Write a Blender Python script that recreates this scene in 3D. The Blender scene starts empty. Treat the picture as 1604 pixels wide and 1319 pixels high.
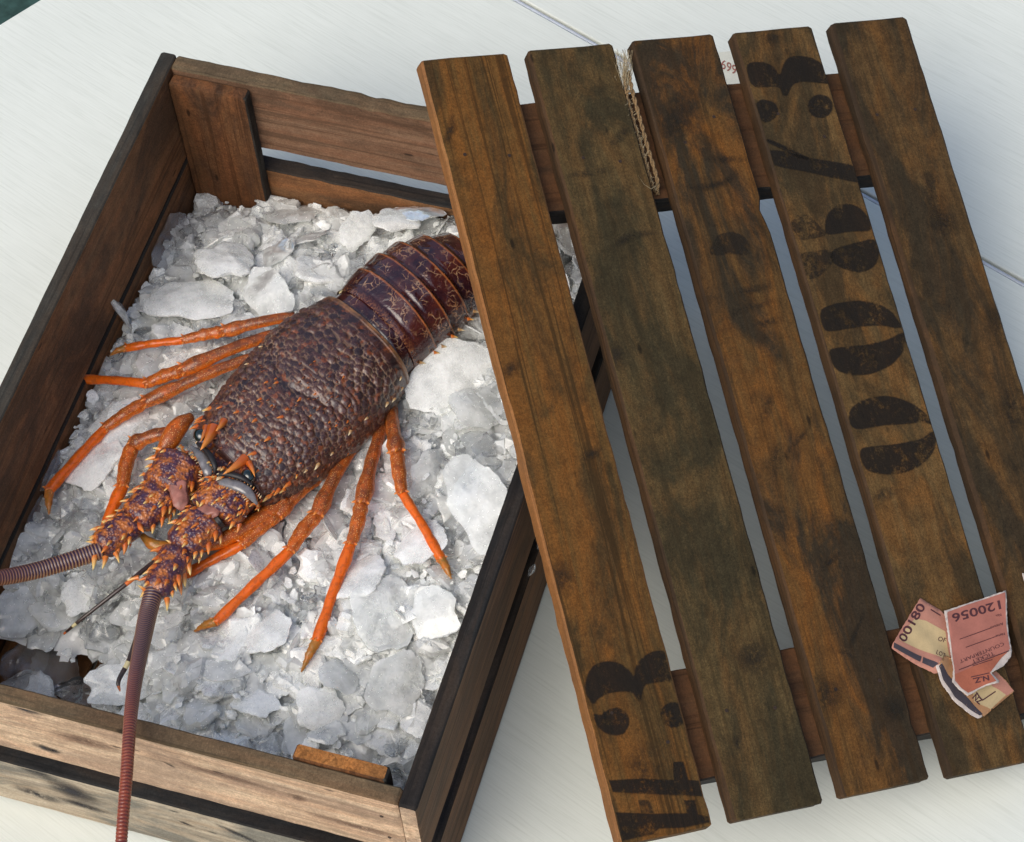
import bpy, bmesh, math, random
import numpy as np
from mathutils import Vector, Matrix, noise
from mathutils.bvhtree import BVHTree

scene = bpy.context.scene
C = scene.collection
R = math.radians

# ------------------------------------------------------------------ camera
CAM_H, TILT, ROLL, FPX = 1.7197, 0.572, -0.0896, 3974.4
cam_d = bpy.data.cameras.new('camera'); cam = bpy.data.objects.new('camera', cam_d); C.objects.link(cam)
CAMR = Matrix.Rotation(TILT, 3, 'X') @ Matrix.Rotation(ROLL, 3, 'Z')
cam.matrix_world = Matrix.Translation((0, 0, CAM_H)) @ CAMR.to_4x4()
cam_d.sensor_width = 36; cam_d.lens = FPX / 1604 * 36; cam_d.clip_end = 60
scene.camera = cam

# ------------------------------------------------------------------ light
SUN_EL, SUN_AZ = 52, 222            # from the near left (compass style: 0 = +Y, clockwise)
world = bpy.data.worlds.new('World'); scene.world = world; world.use_nodes = True
wn = world.node_tree.nodes; bg = wn['Background']
sky = wn.new('ShaderNodeTexSky'); sky.sky_type = 'NISHITA'; sky.sun_disc = False
sky.sun_elevation = R(SUN_EL); sky.sun_rotation = R(SUN_AZ); sky.air_density = 1.0; sky.dust_density = 3.0; sky.ozone_density = 0.6
world.node_tree.links.new(sky.outputs[0], bg.inputs[0]); bg.inputs[1].default_value = 0.135
sun_d = bpy.data.lights.new('sun', 'SUN'); sun_d.energy = 1.6; sun_d.angle = R(50); sun_d.color = (1, .96, .87)
sun = bpy.data.objects.new('sun', sun_d); C.objects.link(sun)
sdir = Vector((math.sin(R(SUN_AZ)) * math.cos(R(SUN_EL)), math.cos(R(SUN_AZ)) * math.cos(R(SUN_EL)), math.sin(R(SUN_EL))))
sun.rotation_euler = sdir.to_track_quat('Z', 'Y').to_euler(); sun.location = sdir * 3
scene.view_settings.view_transform = 'Standard'; scene.view_settings.look = 'None'
scene.view_settings.exposure = 0.25; scene.view_settings.gamma = 1
scene.cycles.max_bounces = 16; scene.cycles.transmission_bounces = 12; scene.cycles.transparent_max_bounces = 24
scene.cycles.diffuse_bounces = 12; scene.cycles.caustics_refractive = True; scene.cycles.use_denoising = True

rng = random.Random(7); nr = np.random.default_rng(11)

# ------------------------------------------------------------------ helpers
def at(px, py, z):
    """world point at height z that stands at this place of the photograph"""
    d = CAMR @ Vector(((px - 802) / FPX, -(py - 659.5) / FPX, -1))
    return Vector((0, 0, CAM_H)) + d * ((z - CAM_H) / d.z)

def ray(px, py):
    return Vector((0, 0, CAM_H)), (CAMR @ Vector(((px - 802) / FPX, -(py - 659.5) / FPX, -1))).normalized()

def tag(o, label=None, cat=None, group=None, kind=None):
    if label: o['label'] = label
    if cat: o['category'] = cat
    if group: o['group'] = group
    if kind: o['kind'] = kind
    return o

def empty(name, mat):
    o = bpy.data.objects.new(name, None); C.objects.link(o); o.matrix_world = mat; o.empty_display_size = .01
    return o

def obj(name, verts, faces, mats, parent=None, mi=None, smooth=True, sharp=None, attrs=None):
    me = bpy.data.meshes.new(name)
    me.from_pydata([tuple(v) for v in verts], [], [tuple(f) for f in faces])
    for m in (mats if isinstance(mats, (list, tuple)) else [mats]): me.materials.append(m)
    if mi is not None: me.polygons.foreach_set('material_index', list(mi))
    me.polygons.foreach_set('use_smooth', [smooth] * len(me.polygons))
    if attrs:
        for k, v in attrs.items():
            a = me.attributes.new(k, 'FLOAT', 'POINT'); a.data.foreach_set('value', list(map(float, v)))
    me.update()
    if sharp: me.set_sharp_from_angle(angle=R(sharp))
    o = bpy.data.objects.new(name, me); C.objects.link(o)
    if parent: o.parent = parent
    return o

def fix_normals(o):
    bm = bmesh.new(); bm.from_mesh(o.data); bmesh.ops.recalc_face_normals(bm, faces=bm.faces); bm.to_mesh(o.data); bm.free()
    return o

# ------------------------------------------------------------------ materials
def new_mat(name):
    m = bpy.data.materials.new(name); m.use_nodes = True
    nt = m.node_tree; return m, nt, nt.nodes, nt.links, nt.nodes['Principled BSDF']

def node(nt, typ, **kw):
    n = nt.nodes.new(typ)
    for k, v in kw.items():
        if k == 'inp':
            for a, b in v.items(): n.inputs[a].default_value = b
        else: setattr(n, k, v)
    return n

def ramp(nt, src, stops, interp='LINEAR'):
    n = nt.nodes.new('ShaderNodeValToRGB'); cr = n.color_ramp; cr.interpolation = interp
    while len(cr.elements) < len(stops): cr.elements.new(.5)
    for e, (p, c) in zip(cr.elements, stops):
        e.position = p; e.color = (c, c, c, 1) if isinstance(c, (int, float)) else (*c, 1)
    nt.links.new(src, n.inputs[0]); return n.outputs[0]

def mix(nt, fac, a, b, mode='MIX'):
    n = nt.nodes.new('ShaderNodeMix'); n.data_type = 'RGBA'; n.blend_type = mode
    for i, v in ((0, fac), (6, a), (7, b)):
        if isinstance(v, bpy.types.NodeSocket): nt.links.new(v, n.inputs[i])
        elif i == 0: n.inputs[0].default_value = v
        else: n.inputs[i].default_value = (*v, 1)
    return n.outputs[2]

def mth(nt, op, a, b=None, clamp=False):
    n = nt.nodes.new('ShaderNodeMath'); n.operation = op; n.use_clamp = clamp
    for i, v in ((0, a), (1, b)):
        if v is None: continue
        if isinstance(v, bpy.types.NodeSocket): nt.links.new(v, n.inputs[i])
        else: n.inputs[i].default_value = v
    return n.outputs[0]

def coords(nt, scale=(1, 1, 1), rot=(0, 0, 0), rand=True):
    tc = nt.nodes.new('ShaderNodeTexCoord'); mp = nt.nodes.new('ShaderNodeMapping')
    mp.inputs['Scale'].default_value = scale; mp.inputs['Rotation'].default_value = rot
    nt.links.new(tc.outputs['Object'], mp.inputs[0])
    if rand:
        oi = nt.nodes.new('ShaderNodeObjectInfo'); m = nt.nodes.new('ShaderNodeVectorMath'); m.operation = 'SCALE'
        cb = nt.nodes.new('ShaderNodeCombineXYZ')
        nt.links.new(oi.outputs['Random'], cb.inputs[0]); nt.links.new(oi.outputs['Random'], cb.inputs[1]); nt.links.new(oi.outputs['Random'], cb.inputs[2])
        nt.links.new(cb.outputs[0], m.inputs[0]); m.inputs[3].default_value = 37.0
        nt.links.new(m.outputs[0], mp.inputs['Location'])
    return mp.outputs[0]

def noise_tex(nt, vec, scale, detail=4, rough=.55, dist=0.0):
    n = nt.nodes.new('ShaderNodeTexNoise'); nt.links.new(vec, n.inputs['Vector'])
    n.inputs['Scale'].default_value = scale; n.inputs['Detail'].default_value = detail
    n.inputs['Roughness'].default_value = rough; n.inputs['Distortion'].default_value = dist
    return n.outputs['Fac']

def voro(nt, vec, scale, feature='F1', rand=1.0):
    n = nt.nodes.new('ShaderNodeTexVoronoi'); n.feature = feature; nt.links.new(vec, n.inputs['Vector'])
    n.inputs['Scale'].default_value = scale; n.inputs['Randomness'].default_value = rand
    return n

def bump(nt, h, strength, dist, prev=None):
    n = nt.nodes.new('ShaderNodeBump'); n.inputs['Strength'].default_value = strength; n.inputs['Distance'].default_value = dist
    nt.links.new(h, n.inputs['Height'])
    if prev: nt.links.new(prev, n.inputs['Normal'])
    return n.outputs[0]

def wood(name, c1, c2, stain, rust, stain_amt=.5, speck=.5, rough=.75, grain=1.0, streak=1.0, rust_amt=.5):
    """weathered plank: grain runs along the object's X"""
    m, nt, N, L, P = new_mat(name)
    v = coords(nt, (1, 1, 1)); vg = coords(nt, (.06, 1, 1)); vs = coords(nt, (.35, 1, 1))
    g1 = noise_tex(nt, vg, 260 * grain, 5, .65, .35)
    g2 = noise_tex(nt, vg, 60, 4, .6, .8)
    blot = noise_tex(nt, vs, 19, 6, .68, 1.0)
    blot2 = noise_tex(nt, vs, 33, 5, .65, 1.2)
    fine = noise_tex(nt, v, 560, 4, .75)
    fine2 = noise_tex(nt, v, 1300, 2, .7)
    mot = noise_tex(nt, v, 95, 5, .7)
    col = mix(nt, ramp(nt, g1, [(.3, 0), (.7, 1)]), c1, c2)
    col = mix(nt, mth(nt, 'MULTIPLY', ramp(nt, g2, [(.42, 0), (.62, 1)]), .5 * streak, True), col, rust)
    col = mix(nt, mth(nt, 'MULTIPLY', ramp(nt, blot2, [(.46, 0), (.66, 1)]), rust_amt, True), col, rust)
    col = mix(nt, mth(nt, 'MULTIPLY', ramp(nt, blot, [(.45, 0), (.58, 1)]), stain_amt, True), col, stain)
    sp = ramp(nt, mth(nt, 'ADD', mth(nt, 'MULTIPLY', fine, .6), mth(nt, 'MULTIPLY', fine2, .4)), [(.36, .52), (.5, 1.0), (.64, 1.65)])
    col = mix(nt, speck, col, mix(nt, 1.0, col, sp, 'MULTIPLY'))
    col = mix(nt, speck, col, mix(nt, 1.0, col, ramp(nt, mot, [(.34, .74), (.5, 1.0), (.66, 1.24)]), 'MULTIPLY'))
    vl = coords(nt, (.018, 1, 1)); ln_ = noise_tex(nt, vl, 190, 3, .6, .5); col = mix(nt, mth(nt, 'MULTIPLY', ramp(nt, ln_, [(.38, 1), (.46, 0)]), .55 * streak, True), col, tuple(x * .45 for x in c1))
    vd = coords(nt, (.35, 1, 1)); vo = voro(nt, vd, 46)
    pits = ramp(nt, vo.outputs['Distance'], [(.045, 1), (.09, 0)])
    col = mix(nt, mth(nt, 'MULTIPLY', pits, .75), col, tuple(x * .25 for x in stain))
    L.new(col, P.inputs['Base Color'])
    P.inputs['Roughness'].default_value = rough; P.inputs['Specular IOR Level'].default_value = .14
    b = bump(nt, g1, .5, .0006); b = bump(nt, fine, .45, .0004, b); b = bump(nt, blot2, .5, .0015, b)
    L.new(b, P.inputs['Normal'])
    return m

M = {}
M['slat_a'] = wood('slat_rust_wood', (0.079, 0.042, 0.012), (0.123, 0.065, 0.018), (0.026, 0.022, 0.010), (0.167, 0.061, 0.011), .70, .75, .7, 1, 1.3, .6)
M['slat_b'] = wood('slat_olive_wood', (0.056, 0.038, 0.015), (0.088, 0.059, 0.023), (0.025, 0.022, 0.011), (0.110, 0.054, 0.016), .75, .85, .75, 1, .6, .5)
M['slat_c'] = wood('slat_brown_wood', (0.069, 0.037, 0.012), (0.110, 0.057, 0.017), (0.019, 0.017, 0.011), (0.158, 0.059, 0.011), .85, .85, .75, 1, .7, .8)
M['slat_d'] = wood('slat_tan_wood', (0.079, 0.047, 0.017), (0.119, 0.070, 0.025), (0.026, 0.021, 0.011), (0.145, 0.059, 0.013), .75, .95, .75, 1, .5, .6)
M['slat_e'] = wood('slat_dark_wood', (0.062, 0.037, 0.015), (0.095, 0.054, 0.019), (0.021, 0.018, 0.011), (0.119, 0.052, 0.013), .8, .85, .75, 1, .6, .6)
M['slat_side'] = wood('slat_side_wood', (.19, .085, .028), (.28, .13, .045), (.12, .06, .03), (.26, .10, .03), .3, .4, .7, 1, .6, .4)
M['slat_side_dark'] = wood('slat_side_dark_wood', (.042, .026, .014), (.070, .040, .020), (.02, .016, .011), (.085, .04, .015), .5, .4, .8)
M['batten'] = wood('batten_wood', (.09, .045, .022), (.13, .065, .03), (.04, .025, .015), (.13, .055, .022), .5, .4, .75)
M['in_brown'] = wood('crate_brown_wood', (.155, .078, .036), (.24, .12, .054), (.065, .042, .026), (.28, .11, .04), .7, .7, .7)
M['in_tan'] = wood('crate_tan_wood', (.17, .095, .055), (.25, .15, .09), (.075, .045, .028), (.21, .09, .045), .6, .5, .7)
M['pale'] = wood('crate_pale_wood', (.50, .34, .21), (.70, .52, .35), (.22, .15, .11), (.44, .24, .14), .55, .6, .7, 1.2, .9, .35)
M['greyed'] = wood('crate_greyed_wood', (.32, .26, .18), (.50, .42, .31), (.10, .11, .10), (.30, .19, .11), .7, .4, .8, 1.0, .5, .3)
M['outer'] = wood('crate_outer_wood', (.12, .065, .035), (.19, .105, .055), (.05, .035, .022), (.19, .085, .035), .5, .3, .7)
M['rim_olive'] = wood('rim_olive_wood', (.105, .078, .045), (.16, .115, .065), (.055, .042, .028), (.17, .09, .045), .5, .6, .85)
M['rim_dark'] = wood('rim_dark_wood', (.035, .033, .028), (.06, .055, .045), (.02, .02, .018), (.06, .04, .025), .5, .5, .8)
M['rim_tar'] = wood('rim_tar_wood', (.014, .014, .014), (.030, .028, .025), (.01, .01, .011), (.05, .032, .020), .5, .5, .7)
M['post_wood'] = wood('corner_post_wood', (.10, .045, .020), (.155, .072, .030), (.042, .026, .017), (.17, .062, .022), .75, .7, .7)
M['floor_wood'] = wood('wet_floor_wood', (.19, .085, .035), (.27, .13, .055), (.08, .045, .025), (.28, .11, .035), .5, .5, .35)
M['post_top'] = wood('post_orange_wood', (.23, .095, .028), (.36, .16, .05), (.13, .06, .025), (.33, .12, .03), .3, .8, .8)

def mat_table():
    m, nt, N, L, P = new_mat('white_table_paint')
    a = R(-42.6)
    tc = nt.nodes.new('ShaderNodeTexCoord'); mp0 = nt.nodes.new('ShaderNodeMapping'); mp0.inputs['Rotation'].default_value = (0, 0, 0)
    L.new(tc.outputs['Object'], mp0.inputs[0])
    mp = nt.nodes.new('ShaderNodeMapping'); mp.inputs['Scale'].default_value = (.03, 1, 1); L.new(mp0.outputs[0], mp.inputs[0])
    g = noise_tex(nt, mp.outputs[0], 620, 4, .7); g2 = noise_tex(nt, mp.outputs[0], 170, 3, .6)
    bl = noise_tex(nt, mp0.outputs[0], 5, 4, .6); sp = noise_tex(nt, mp0.outputs[0], 500, 2, .6)
    col = mix(nt, ramp(nt, g, [(.33, 1), (.48, .25), (.6, 0)]), (.73, .755, .68), (.64, .665, .59))
    col = mix(nt, mth(nt, 'MULTIPLY', ramp(nt, g2, [(.36, 1), (.5, 0)]), .2), col, (.63, .655, .585))
    col = mix(nt, mth(nt, 'MULTIPLY', ramp(nt, bl, [(.4, 0), (.7, 1)]), .25), col, (.53, .56, .50))
    L.new(col, P.inputs['Base Color']); P.inputs['Roughness'].default_value = .38; P.inputs['Specular IOR Level'].default_value = .55
    b = bump(nt, g, .3, .0003); b = bump(nt, g2, .2, .0004, b); L.new(b, P.inputs['Normal'])
    return m
M['table'] = mat_table()

def mat_simple(name, col, rough=.5, metal=0, spec=.5, var=0.0, scale=200, coat=0):
    m, nt, N, L, P = new_mat(name)
    P.inputs['Roughness'].default_value = rough; P.inputs['Metallic'].default_value = metal; P.inputs['Specular IOR Level'].default_value = spec
    P.inputs['Coat Weight'].default_value = coat; P.inputs['Coat Roughness'].default_value = .15
    v = coords(nt, rand=False); n = noise_tex(nt, v, scale, 4, .6)
    c = mix(nt, ramp(nt, n, [(.3, 0), (.7, 1)]), tuple(x * (1 - var) for x in col), tuple(min(1, x * (1 + var)) for x in col))
    L.new(c, P.inputs['Base Color']); L.new(bump(nt, n, .3, .0004), P.inputs['Normal'])
    return m
M['strip'] = mat_simple('joint_strip_metal', (.55, .58, .62), .45, .3, .5, .1)
M['lawn'] = mat_simple('dark_green_ground', (.035, .075, .065), .9, 0, .2, .5, 30)
M['leg_metal'] = mat_simple('table_leg_paint', (.7, .7, .68), .5)

def mat_ice(name, tr, rough, tint, var=.3):
    m, nt, N, L, P = new_mat(name)
    v = coords(nt, rand=True)
    n = noise_tex(nt, v, 60, 4, .55); f = noise_tex(nt, v, 320, 3, .6)
    P.inputs['Base Color'].default_value = (*tint, 1)
    L.new(mth(nt, 'ADD', mth(nt, 'MULTIPLY', ramp(nt, n, [(.36, 1), (.64, 0)]), var), tr - var * .5, True), P.inputs['Transmission Weight'])
    P.inputs['IOR'].default_value = 1.31; P.inputs['Specular IOR Level'].default_value = .5
    L.new(ramp(nt, f, [(.35, rough * .6), (.65, min(1, rough * 1.4))]), P.inputs['Roughness'])
    P.inputs['Coat Weight'].default_value = .6; P.inputs['Coat Roughness'].default_value = .06
    b = bump(nt, n, .35, .003); b = bump(nt, f, .36, .0005, b); L.new(b, P.inputs['Normal'])
    return m
M['ice'] = mat_ice('crushed_ice', .58, .20, (.985, 1.0, .975))
M['ice_white'] = mat_ice('frosted_ice', .32, .28, (.98, .995, .965))
M['ice_clear'] = mat_ice('clear_ice', .92, .06, (.985, .998, .995), .1)
M['ice_bed'] = mat_ice('ice_bed', .10, .4, (.97, .975, .955), .1)
# ------------------------------------------------------------------ plank builder
PM = {}
def plank(name, parent, mat4, L_, W_, T_, mats, seed=0, rag=.0006, bev=.0012, nseg=60, chamfer=.002, nicks=(), flat_top=True):
    """board lying along X (0..L), Y (0..W), Z (0..T). mats: [broad faces, top edge y=W, edge y=0, ends]"""
    b = bev
    prof = [(b, 0), (W_ * .33, 0), (W_ * .66, 0), (W_ - b, 0), (W_, b), (W_, T_ - b), (W_ - b, T_), (W_ * .66, T_), (W_ * .33, T_), (b, T_), (0, T_ - b), (0, b)]
    kind = [0, 0, 0, 1, 1, 1, 0, 0, 0, 2, 2, 2]
    n = len(prof); xs = [0, chamfer] + [chamfer + (L_ - 2 * chamfer) * i / nseg for i in range(1, nseg)] + [L_ - chamfer, L_]
    V = []; F = []; MI = []
    for i, x in enumerate(xs):
        end = i in (0, len(xs) - 1)
        for k, (y, z) in enumerate(prof):
            yy, zz = y, z
            if end:
                yy = W_ / 2 + (y - W_ / 2) * (1 - 2 * chamfer * .7 / W_); zz = T_ / 2 + (z - T_ / 2) * (1 - 2 * min(.0012, T_ * .08) / T_)
            side = -1 if y < W_ * .2 else (1 if y > W_ * .8 else 0)
            if side:
                q = noise.noise(Vector((x * 60, side * 3 + z * 90, seed * 7.3))) + .6 * noise.noise(Vector((x * 230, side * 5, seed * 3.1)))
                yy += q * rag * (1.0 if 3 <= k % 6 else .8)
                for nx, ns, nd, nw in nicks:
                    if ns == side: yy -= side * nd * max(0, 1 - ((x - nx) / nw) ** 2)
            if not flat_top or z < T_ * .5: zz += noise.noise(Vector((x * 25, y * 30, seed + .5))) * rag * .6
            V.append((x + (noise.noise(Vector((y * 90, z * 200, seed + i))) * rag * 1.5 if end else 0), yy, zz))
    for i in range(len(xs) - 1):
        for k in range(n):
            k2 = (k + 1) % n
            F.append((i * n + k, (i + 1) * n + k, (i + 1) * n + k2, i * n + k2)); MI.append(kind[k])
    F.append(tuple(range(n))); MI.append(3)
    o0 = (len(xs) - 1) * n; F.append(tuple(o0 + k for k in reversed(range(n)))); MI.append(3)
    o = obj(name, V, F, mats, parent, MI, True, 28); fix_normals(o)
    PM[o.name] = mat4.copy()
    if parent is None: o.matrix_world = mat4
    else: o.matrix_local = mat4
    return o

def frame(o, x, y, z):
    x, y, z = (Vector(t).normalized() for t in (x, y, z))
    m = Matrix.Identity(4)
    for i in range(3): m[i][0], m[i][1], m[i][2], m[i][3] = x[i], y[i], z[i], o[i]
    return m

# ------------------------------------------------------------------ setting: ground and table
obj('ground', [(-8, -6, -.74), (8, -6, -.74), (8, 10, -.74), (-8, 10, -.74)], [(0, 1, 2, 3)], M['lawn'])['kind'] = 'structure'
JA = R(-42.6)                                   # direction of the panel joint
JP = Vector((.1185, 1.4862, 0)); JX = Vector((math.cos(JA), math.sin(JA), 0)); JY = Vector((-JX.y, JX.x, 0))
EP = Vector((-.4306, 1.5831, 0)); ED = Vector((.0354, .0252, 0)); SK = ED.dot(JX) / ED.dot(JY); e0 = (EP - JP).dot(JX) - SK * (EP - JP).dot(JY)         # table edge runs about square to the joint
table = empty('table', frame(JP, JX, JY, (0, 0, 1)))
tag(table, 'large white painted table with a panel joint, under the crate and its lid', 'table')
def slab(name, x0, x1, y0, y1, z0, z1, mat, skew=0.0):
    V = [(x0 + skew * y0, y0, z0), (x1, y0, z0), (x1, y1, z0), (x0 + skew * y1, y1, z0)]; V += [(a, b_, z1) for a, b_, c in V]
    o = obj(name, V, [(0, 3, 2, 1), (4, 5, 6, 7), (0, 1, 5, 4), (1, 2, 6, 5), (2, 3, 7, 6), (3, 0, 4, 7)], mat, table, smooth=False)
    bm = bmesh.new(); bm.from_mesh(o.data); bmesh.ops.bevel(bm, geom=bm.edges[:], offset=.0012, segments=2, profile=.5, affect='EDGES'); bm.to_mesh(o.data); bm.free()
    return o
slab('table_panel', e0, 1.25, -1.15, -.0045, -.026, 0, M['table'], SK)
slab('table_panel', e0, 1.25, .0015, .62, -.026, 0, M['table'], SK)
slab('joint_strip', e0 + .003, 1.247, -.0036, -.0002, -.020, -.0012, M['strip'])
for x, y in ((e0 + .18, -1.07), (1.18, -1.07), (e0 + .06, .55), (1.18, .55)):
    slab('table_leg', x - .03, x + .03, y - .03, y + .03, -.74, -.027, M['leg_metal'])

# ------------------------------------------------------------------ crate
CYAW, CW, CL, CH, TH = -.368, .40, .5713, .1858, .0131
H1, H2 = .1044, .0766
crate = empty('wooden_crate', Matrix.Translation((-.253, 1.3685, 0)) @ Matrix.Rotation(CYAW, 4, 'Z'))
tag(crate, 'open weathered wooden fish crate filled with crushed ice and a lobster', 'crate')
CI = crate.matrix_world.inverted()
Zu = (0, 0, 1)
# a plank standing on edge: its Y is up, its X runs along the side, Z is the outward normal
def side(name, x, y, z, dx, up_w, length, t, mats, seed, **k):
    X = Vector(dx); Y = Vector((0, 0, 1)); Zv = X.cross(Y)
    return plank(name, crate, frame((x, y, z), X, Y, Zv), length, up_w, t, mats, seed, **k)
G0 = .004
# left side (inner face looks right, +x): dx = +y gives normal +x
side('plank', 0, -CL, .0815, (0, 1, 0), CH - .0815, CL, TH, [M['in_brown'], M['rim_dark'], M['in_brown'], M['rim_dark']], 1, rag=.0007)
side('plank', 0, -CL, G0, (0, 1, 0), H2 - G0, CL, TH, [M['in_brown'], M['rim_dark'], M['in_brown'], M['rim_dark']], 2, rag=.0007)
# right side
side('plank', CW - TH, -CL, H1, (0, 1, 0), CH - H1, CL, TH, [M['outer'], M['rim_tar'], M['rim_tar'], M['pale']], 3, rag=.0007)
side('plank', CW - TH, -CL, G0, (0, 1, 0), H2 - G0, CL, TH, [M['outer'], M['rim_tar'], M['rim_dark'], M['outer']], 4, rag=.0007)
# far side, boards held between the long sides (normal -y toward the near side)
IW = CW - 2 * TH - .001; IX = TH + .0005
side('plank', IX, -.0003, H1, (1, 0, 0), CH - H1 - .001, IW, .0142, [M['in_tan'], M['rim_olive'], M['in_tan'], M['in_tan']], 5, rag=.0010, nicks=((.165, 1, .0022, .008), (.19, 1, .0012, .01), (.26, 1, .001, .02)))
side('plank', IX, -.0003, G0, (1, 0, 0), H2 - G0, IW, .0142, [M['in_brown'], M['rim_tar'], M['in_brown'], M['in_brown']], 6, rag=.0012)
# near side
side('plank', IX, -CL + TH + .0006, H1, (1, 0, 0), CH - H1 - .0006, IW, TH, [M['pale'], M['rim_olive'], M['rim_tar'], M['pale']], 7, rag=.0008)
side('plank', IX, -CL + TH + .0006, G0, (1, 0, 0), H2 - G0, IW, TH, [M['greyed'], M['rim_tar'], M['greyed'], M['greyed']], 8, rag=.0008)
PW, PT = .066, .011
def post(x, y, seed, top=CH - .006):
    plank('corner_post', crate, frame((x + PW, y, .011), (0, 0, 1), (-1, 0, 0), (0, -1, 0)), top - .011, PW, PT, [M['post_wood'], M['post_wood'], M['rim_dark'], M['post_top'] if seed > 12 else M['post_wood']], seed, nseg=24)
post(TH + .001, -.0146, 11, CH - .007)
post(CW - TH - .001 - PW, -.0146, 12)
post(TH + .001, -CL + TH + .0008 + PT + .0002, 13)
post(CW - TH - .001 - PW - .012, -CL + TH + .0008 + PT + .0002, 14, CH + .001)
for i in range(5):                                          # floor boards
    plank('bottom_board', crate, frame((TH + .001 + i * .0748, -CL + TH + .001, .004), (0, 1, 0), (-1, 0, 0), (0, 0, 1)) @ Matrix.Translation((0, -.072, 0)), CL - 2 * TH - .004, .072, .006, [M['floor_wood']] * 4, 20 + i, nseg=12)

# ------------------------------------------------------------------ lid
LID = Matrix.Translation((-.0434, 1.2397, .2942)) @ (Matrix.Rotation(.2431, 4, 'Z') @ Matrix.Rotation(.2706, 4, 'Y') @ Matrix.Rotation(.3003, 4, 'X'))
lid = empty('slatted_lid', LID)
tag(lid, 'slatted wooden crate lid with black stencilled numerals, leaning from the crate rim to the table', 'lid')
LIDI = LID.inverted()
SW, LWD, LLEN, ST, TBT = .0691, .4114, .5916, .0135, .0245
SP = SW + (LWD - 5 * SW) / 4
def on_lid(px, py, h=0.0):
    o, d = ray(px, py); n = (LID.to_3x3() @ Vector((0, 0, 1))).normalized(); p0 = LID @ Vector((0, 0, h))
    return LIDI @ (o + d * ((p0 - o).dot(n) / d.dot(n)))
slats = []
lab = ['leftmost slat, reddish brown with a black stencil at its near end', 'olive brown slat without numerals', 'middle slat, brown with faint stencil traces', 'slat carrying the large black stencilled numerals', 'rightmost dark brown slat']
dl = [0, .0005, .0012, -.0006, .001]
for i, mk in enumerate('abcde'):
    nk = {2: ((LLEN - .150, -1, .0028, .011), (.04, -1, .0016, .01)), 0: ((.3, 1, .0012, .03),), 4: ((.45, 1, .001, .04),)}.get(i, ())
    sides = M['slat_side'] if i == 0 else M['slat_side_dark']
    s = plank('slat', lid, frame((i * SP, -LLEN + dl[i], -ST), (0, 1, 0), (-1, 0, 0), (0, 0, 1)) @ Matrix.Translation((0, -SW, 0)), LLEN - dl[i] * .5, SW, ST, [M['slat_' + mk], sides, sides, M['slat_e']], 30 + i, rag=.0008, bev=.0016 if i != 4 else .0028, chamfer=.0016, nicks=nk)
    s['label'] = lab[i]; slats.append(s)
for y0, y1, sd in ((-.126, -.036, 41), (-.558, -.478, 42)):
    plank('batten', lid, frame((.03, y0, -ST - .0004 - TBT), (1, 0, 0), (0, 1, 0), (0, 0, 1)), LWD - .05, y1 - y0, TBT, [M['batten'], M['batten'], M['rim_tar'], M['batten']], sd, rag=.0007)

# ------------------------------------------------------------------ stencil print and smudges on the slats
def mat_ink(name, col, worn, soft=False, strength=1.0):
    m, nt, N, L, P = new_mat(name)
    out = N['Material Output']; tr = N.new('ShaderNodeBsdfTransparent'); mx = N.new('ShaderNodeMixShader')
    v = coords(nt, rand=False); f = noise_tex(nt, v, 330, 5, .75); g = noise_tex(nt, v, 55, 4, .65, .6)
    a = mth(nt, 'ADD', mth(nt, 'MULTIPLY', f, .5), mth(nt, 'MULTIPLY', g, .5))
    al = ramp(nt, a, [(worn - .06, 0), (worn + .05, strength)])
    if soft:
        at_ = N.new('ShaderNodeAttribute'); at_.attribute_name = 'soft'
        s_ = ramp(nt, at_.outputs['Fac'], [(0, 0), (.85, 1)])
        al = mth(nt, 'MULTIPLY', al, s_)
    L.new(al, mx.inputs[0]); L.new(tr.outputs[0], mx.inputs[1]); L.new(P.outputs[0], mx.inputs[2]); L.new(mx.outputs[0], out.inputs[0])
    P.inputs['Base Color'].default_value = (*col, 1); P.inputs['Roughness'].default_value = .6; P.inputs['Specular IOR Level'].default_value = .14
    L.new(bump(nt, f, .4, .0004), P.inputs['Normal'])
    return m
M['ink'] = mat_ink('black_stencil_ink', (.016, .013, .010), .435, soft=True, strength=.74)
M['ink_faint'] = mat_ink('faded_stencil_ink', (.022, .018, .013), .49, soft=True, strength=.6)
M['smudge'] = mat_ink('dark_smudge', (.022, .019, .014), .47, soft=True, strength=.6)

def px_of(pts, sc, ox, oy): return [(x / sc + ox, y / sc + oy) for x, y in pts]

def smooth_loop(P, n=3):
    for _ in range(n - 1):
        Q = []
        for i in range(len(P)):
            a, b = P[i], P[(i + 1) % len(P)]
            Q += [(a[0] * .78 + b[0] * .22, a[1] * .78 + b[1] * .22), (a[0] * .22 + b[0] * .78, a[1] * .22 + b[1] * .78)]
        P = Q
    return P

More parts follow.
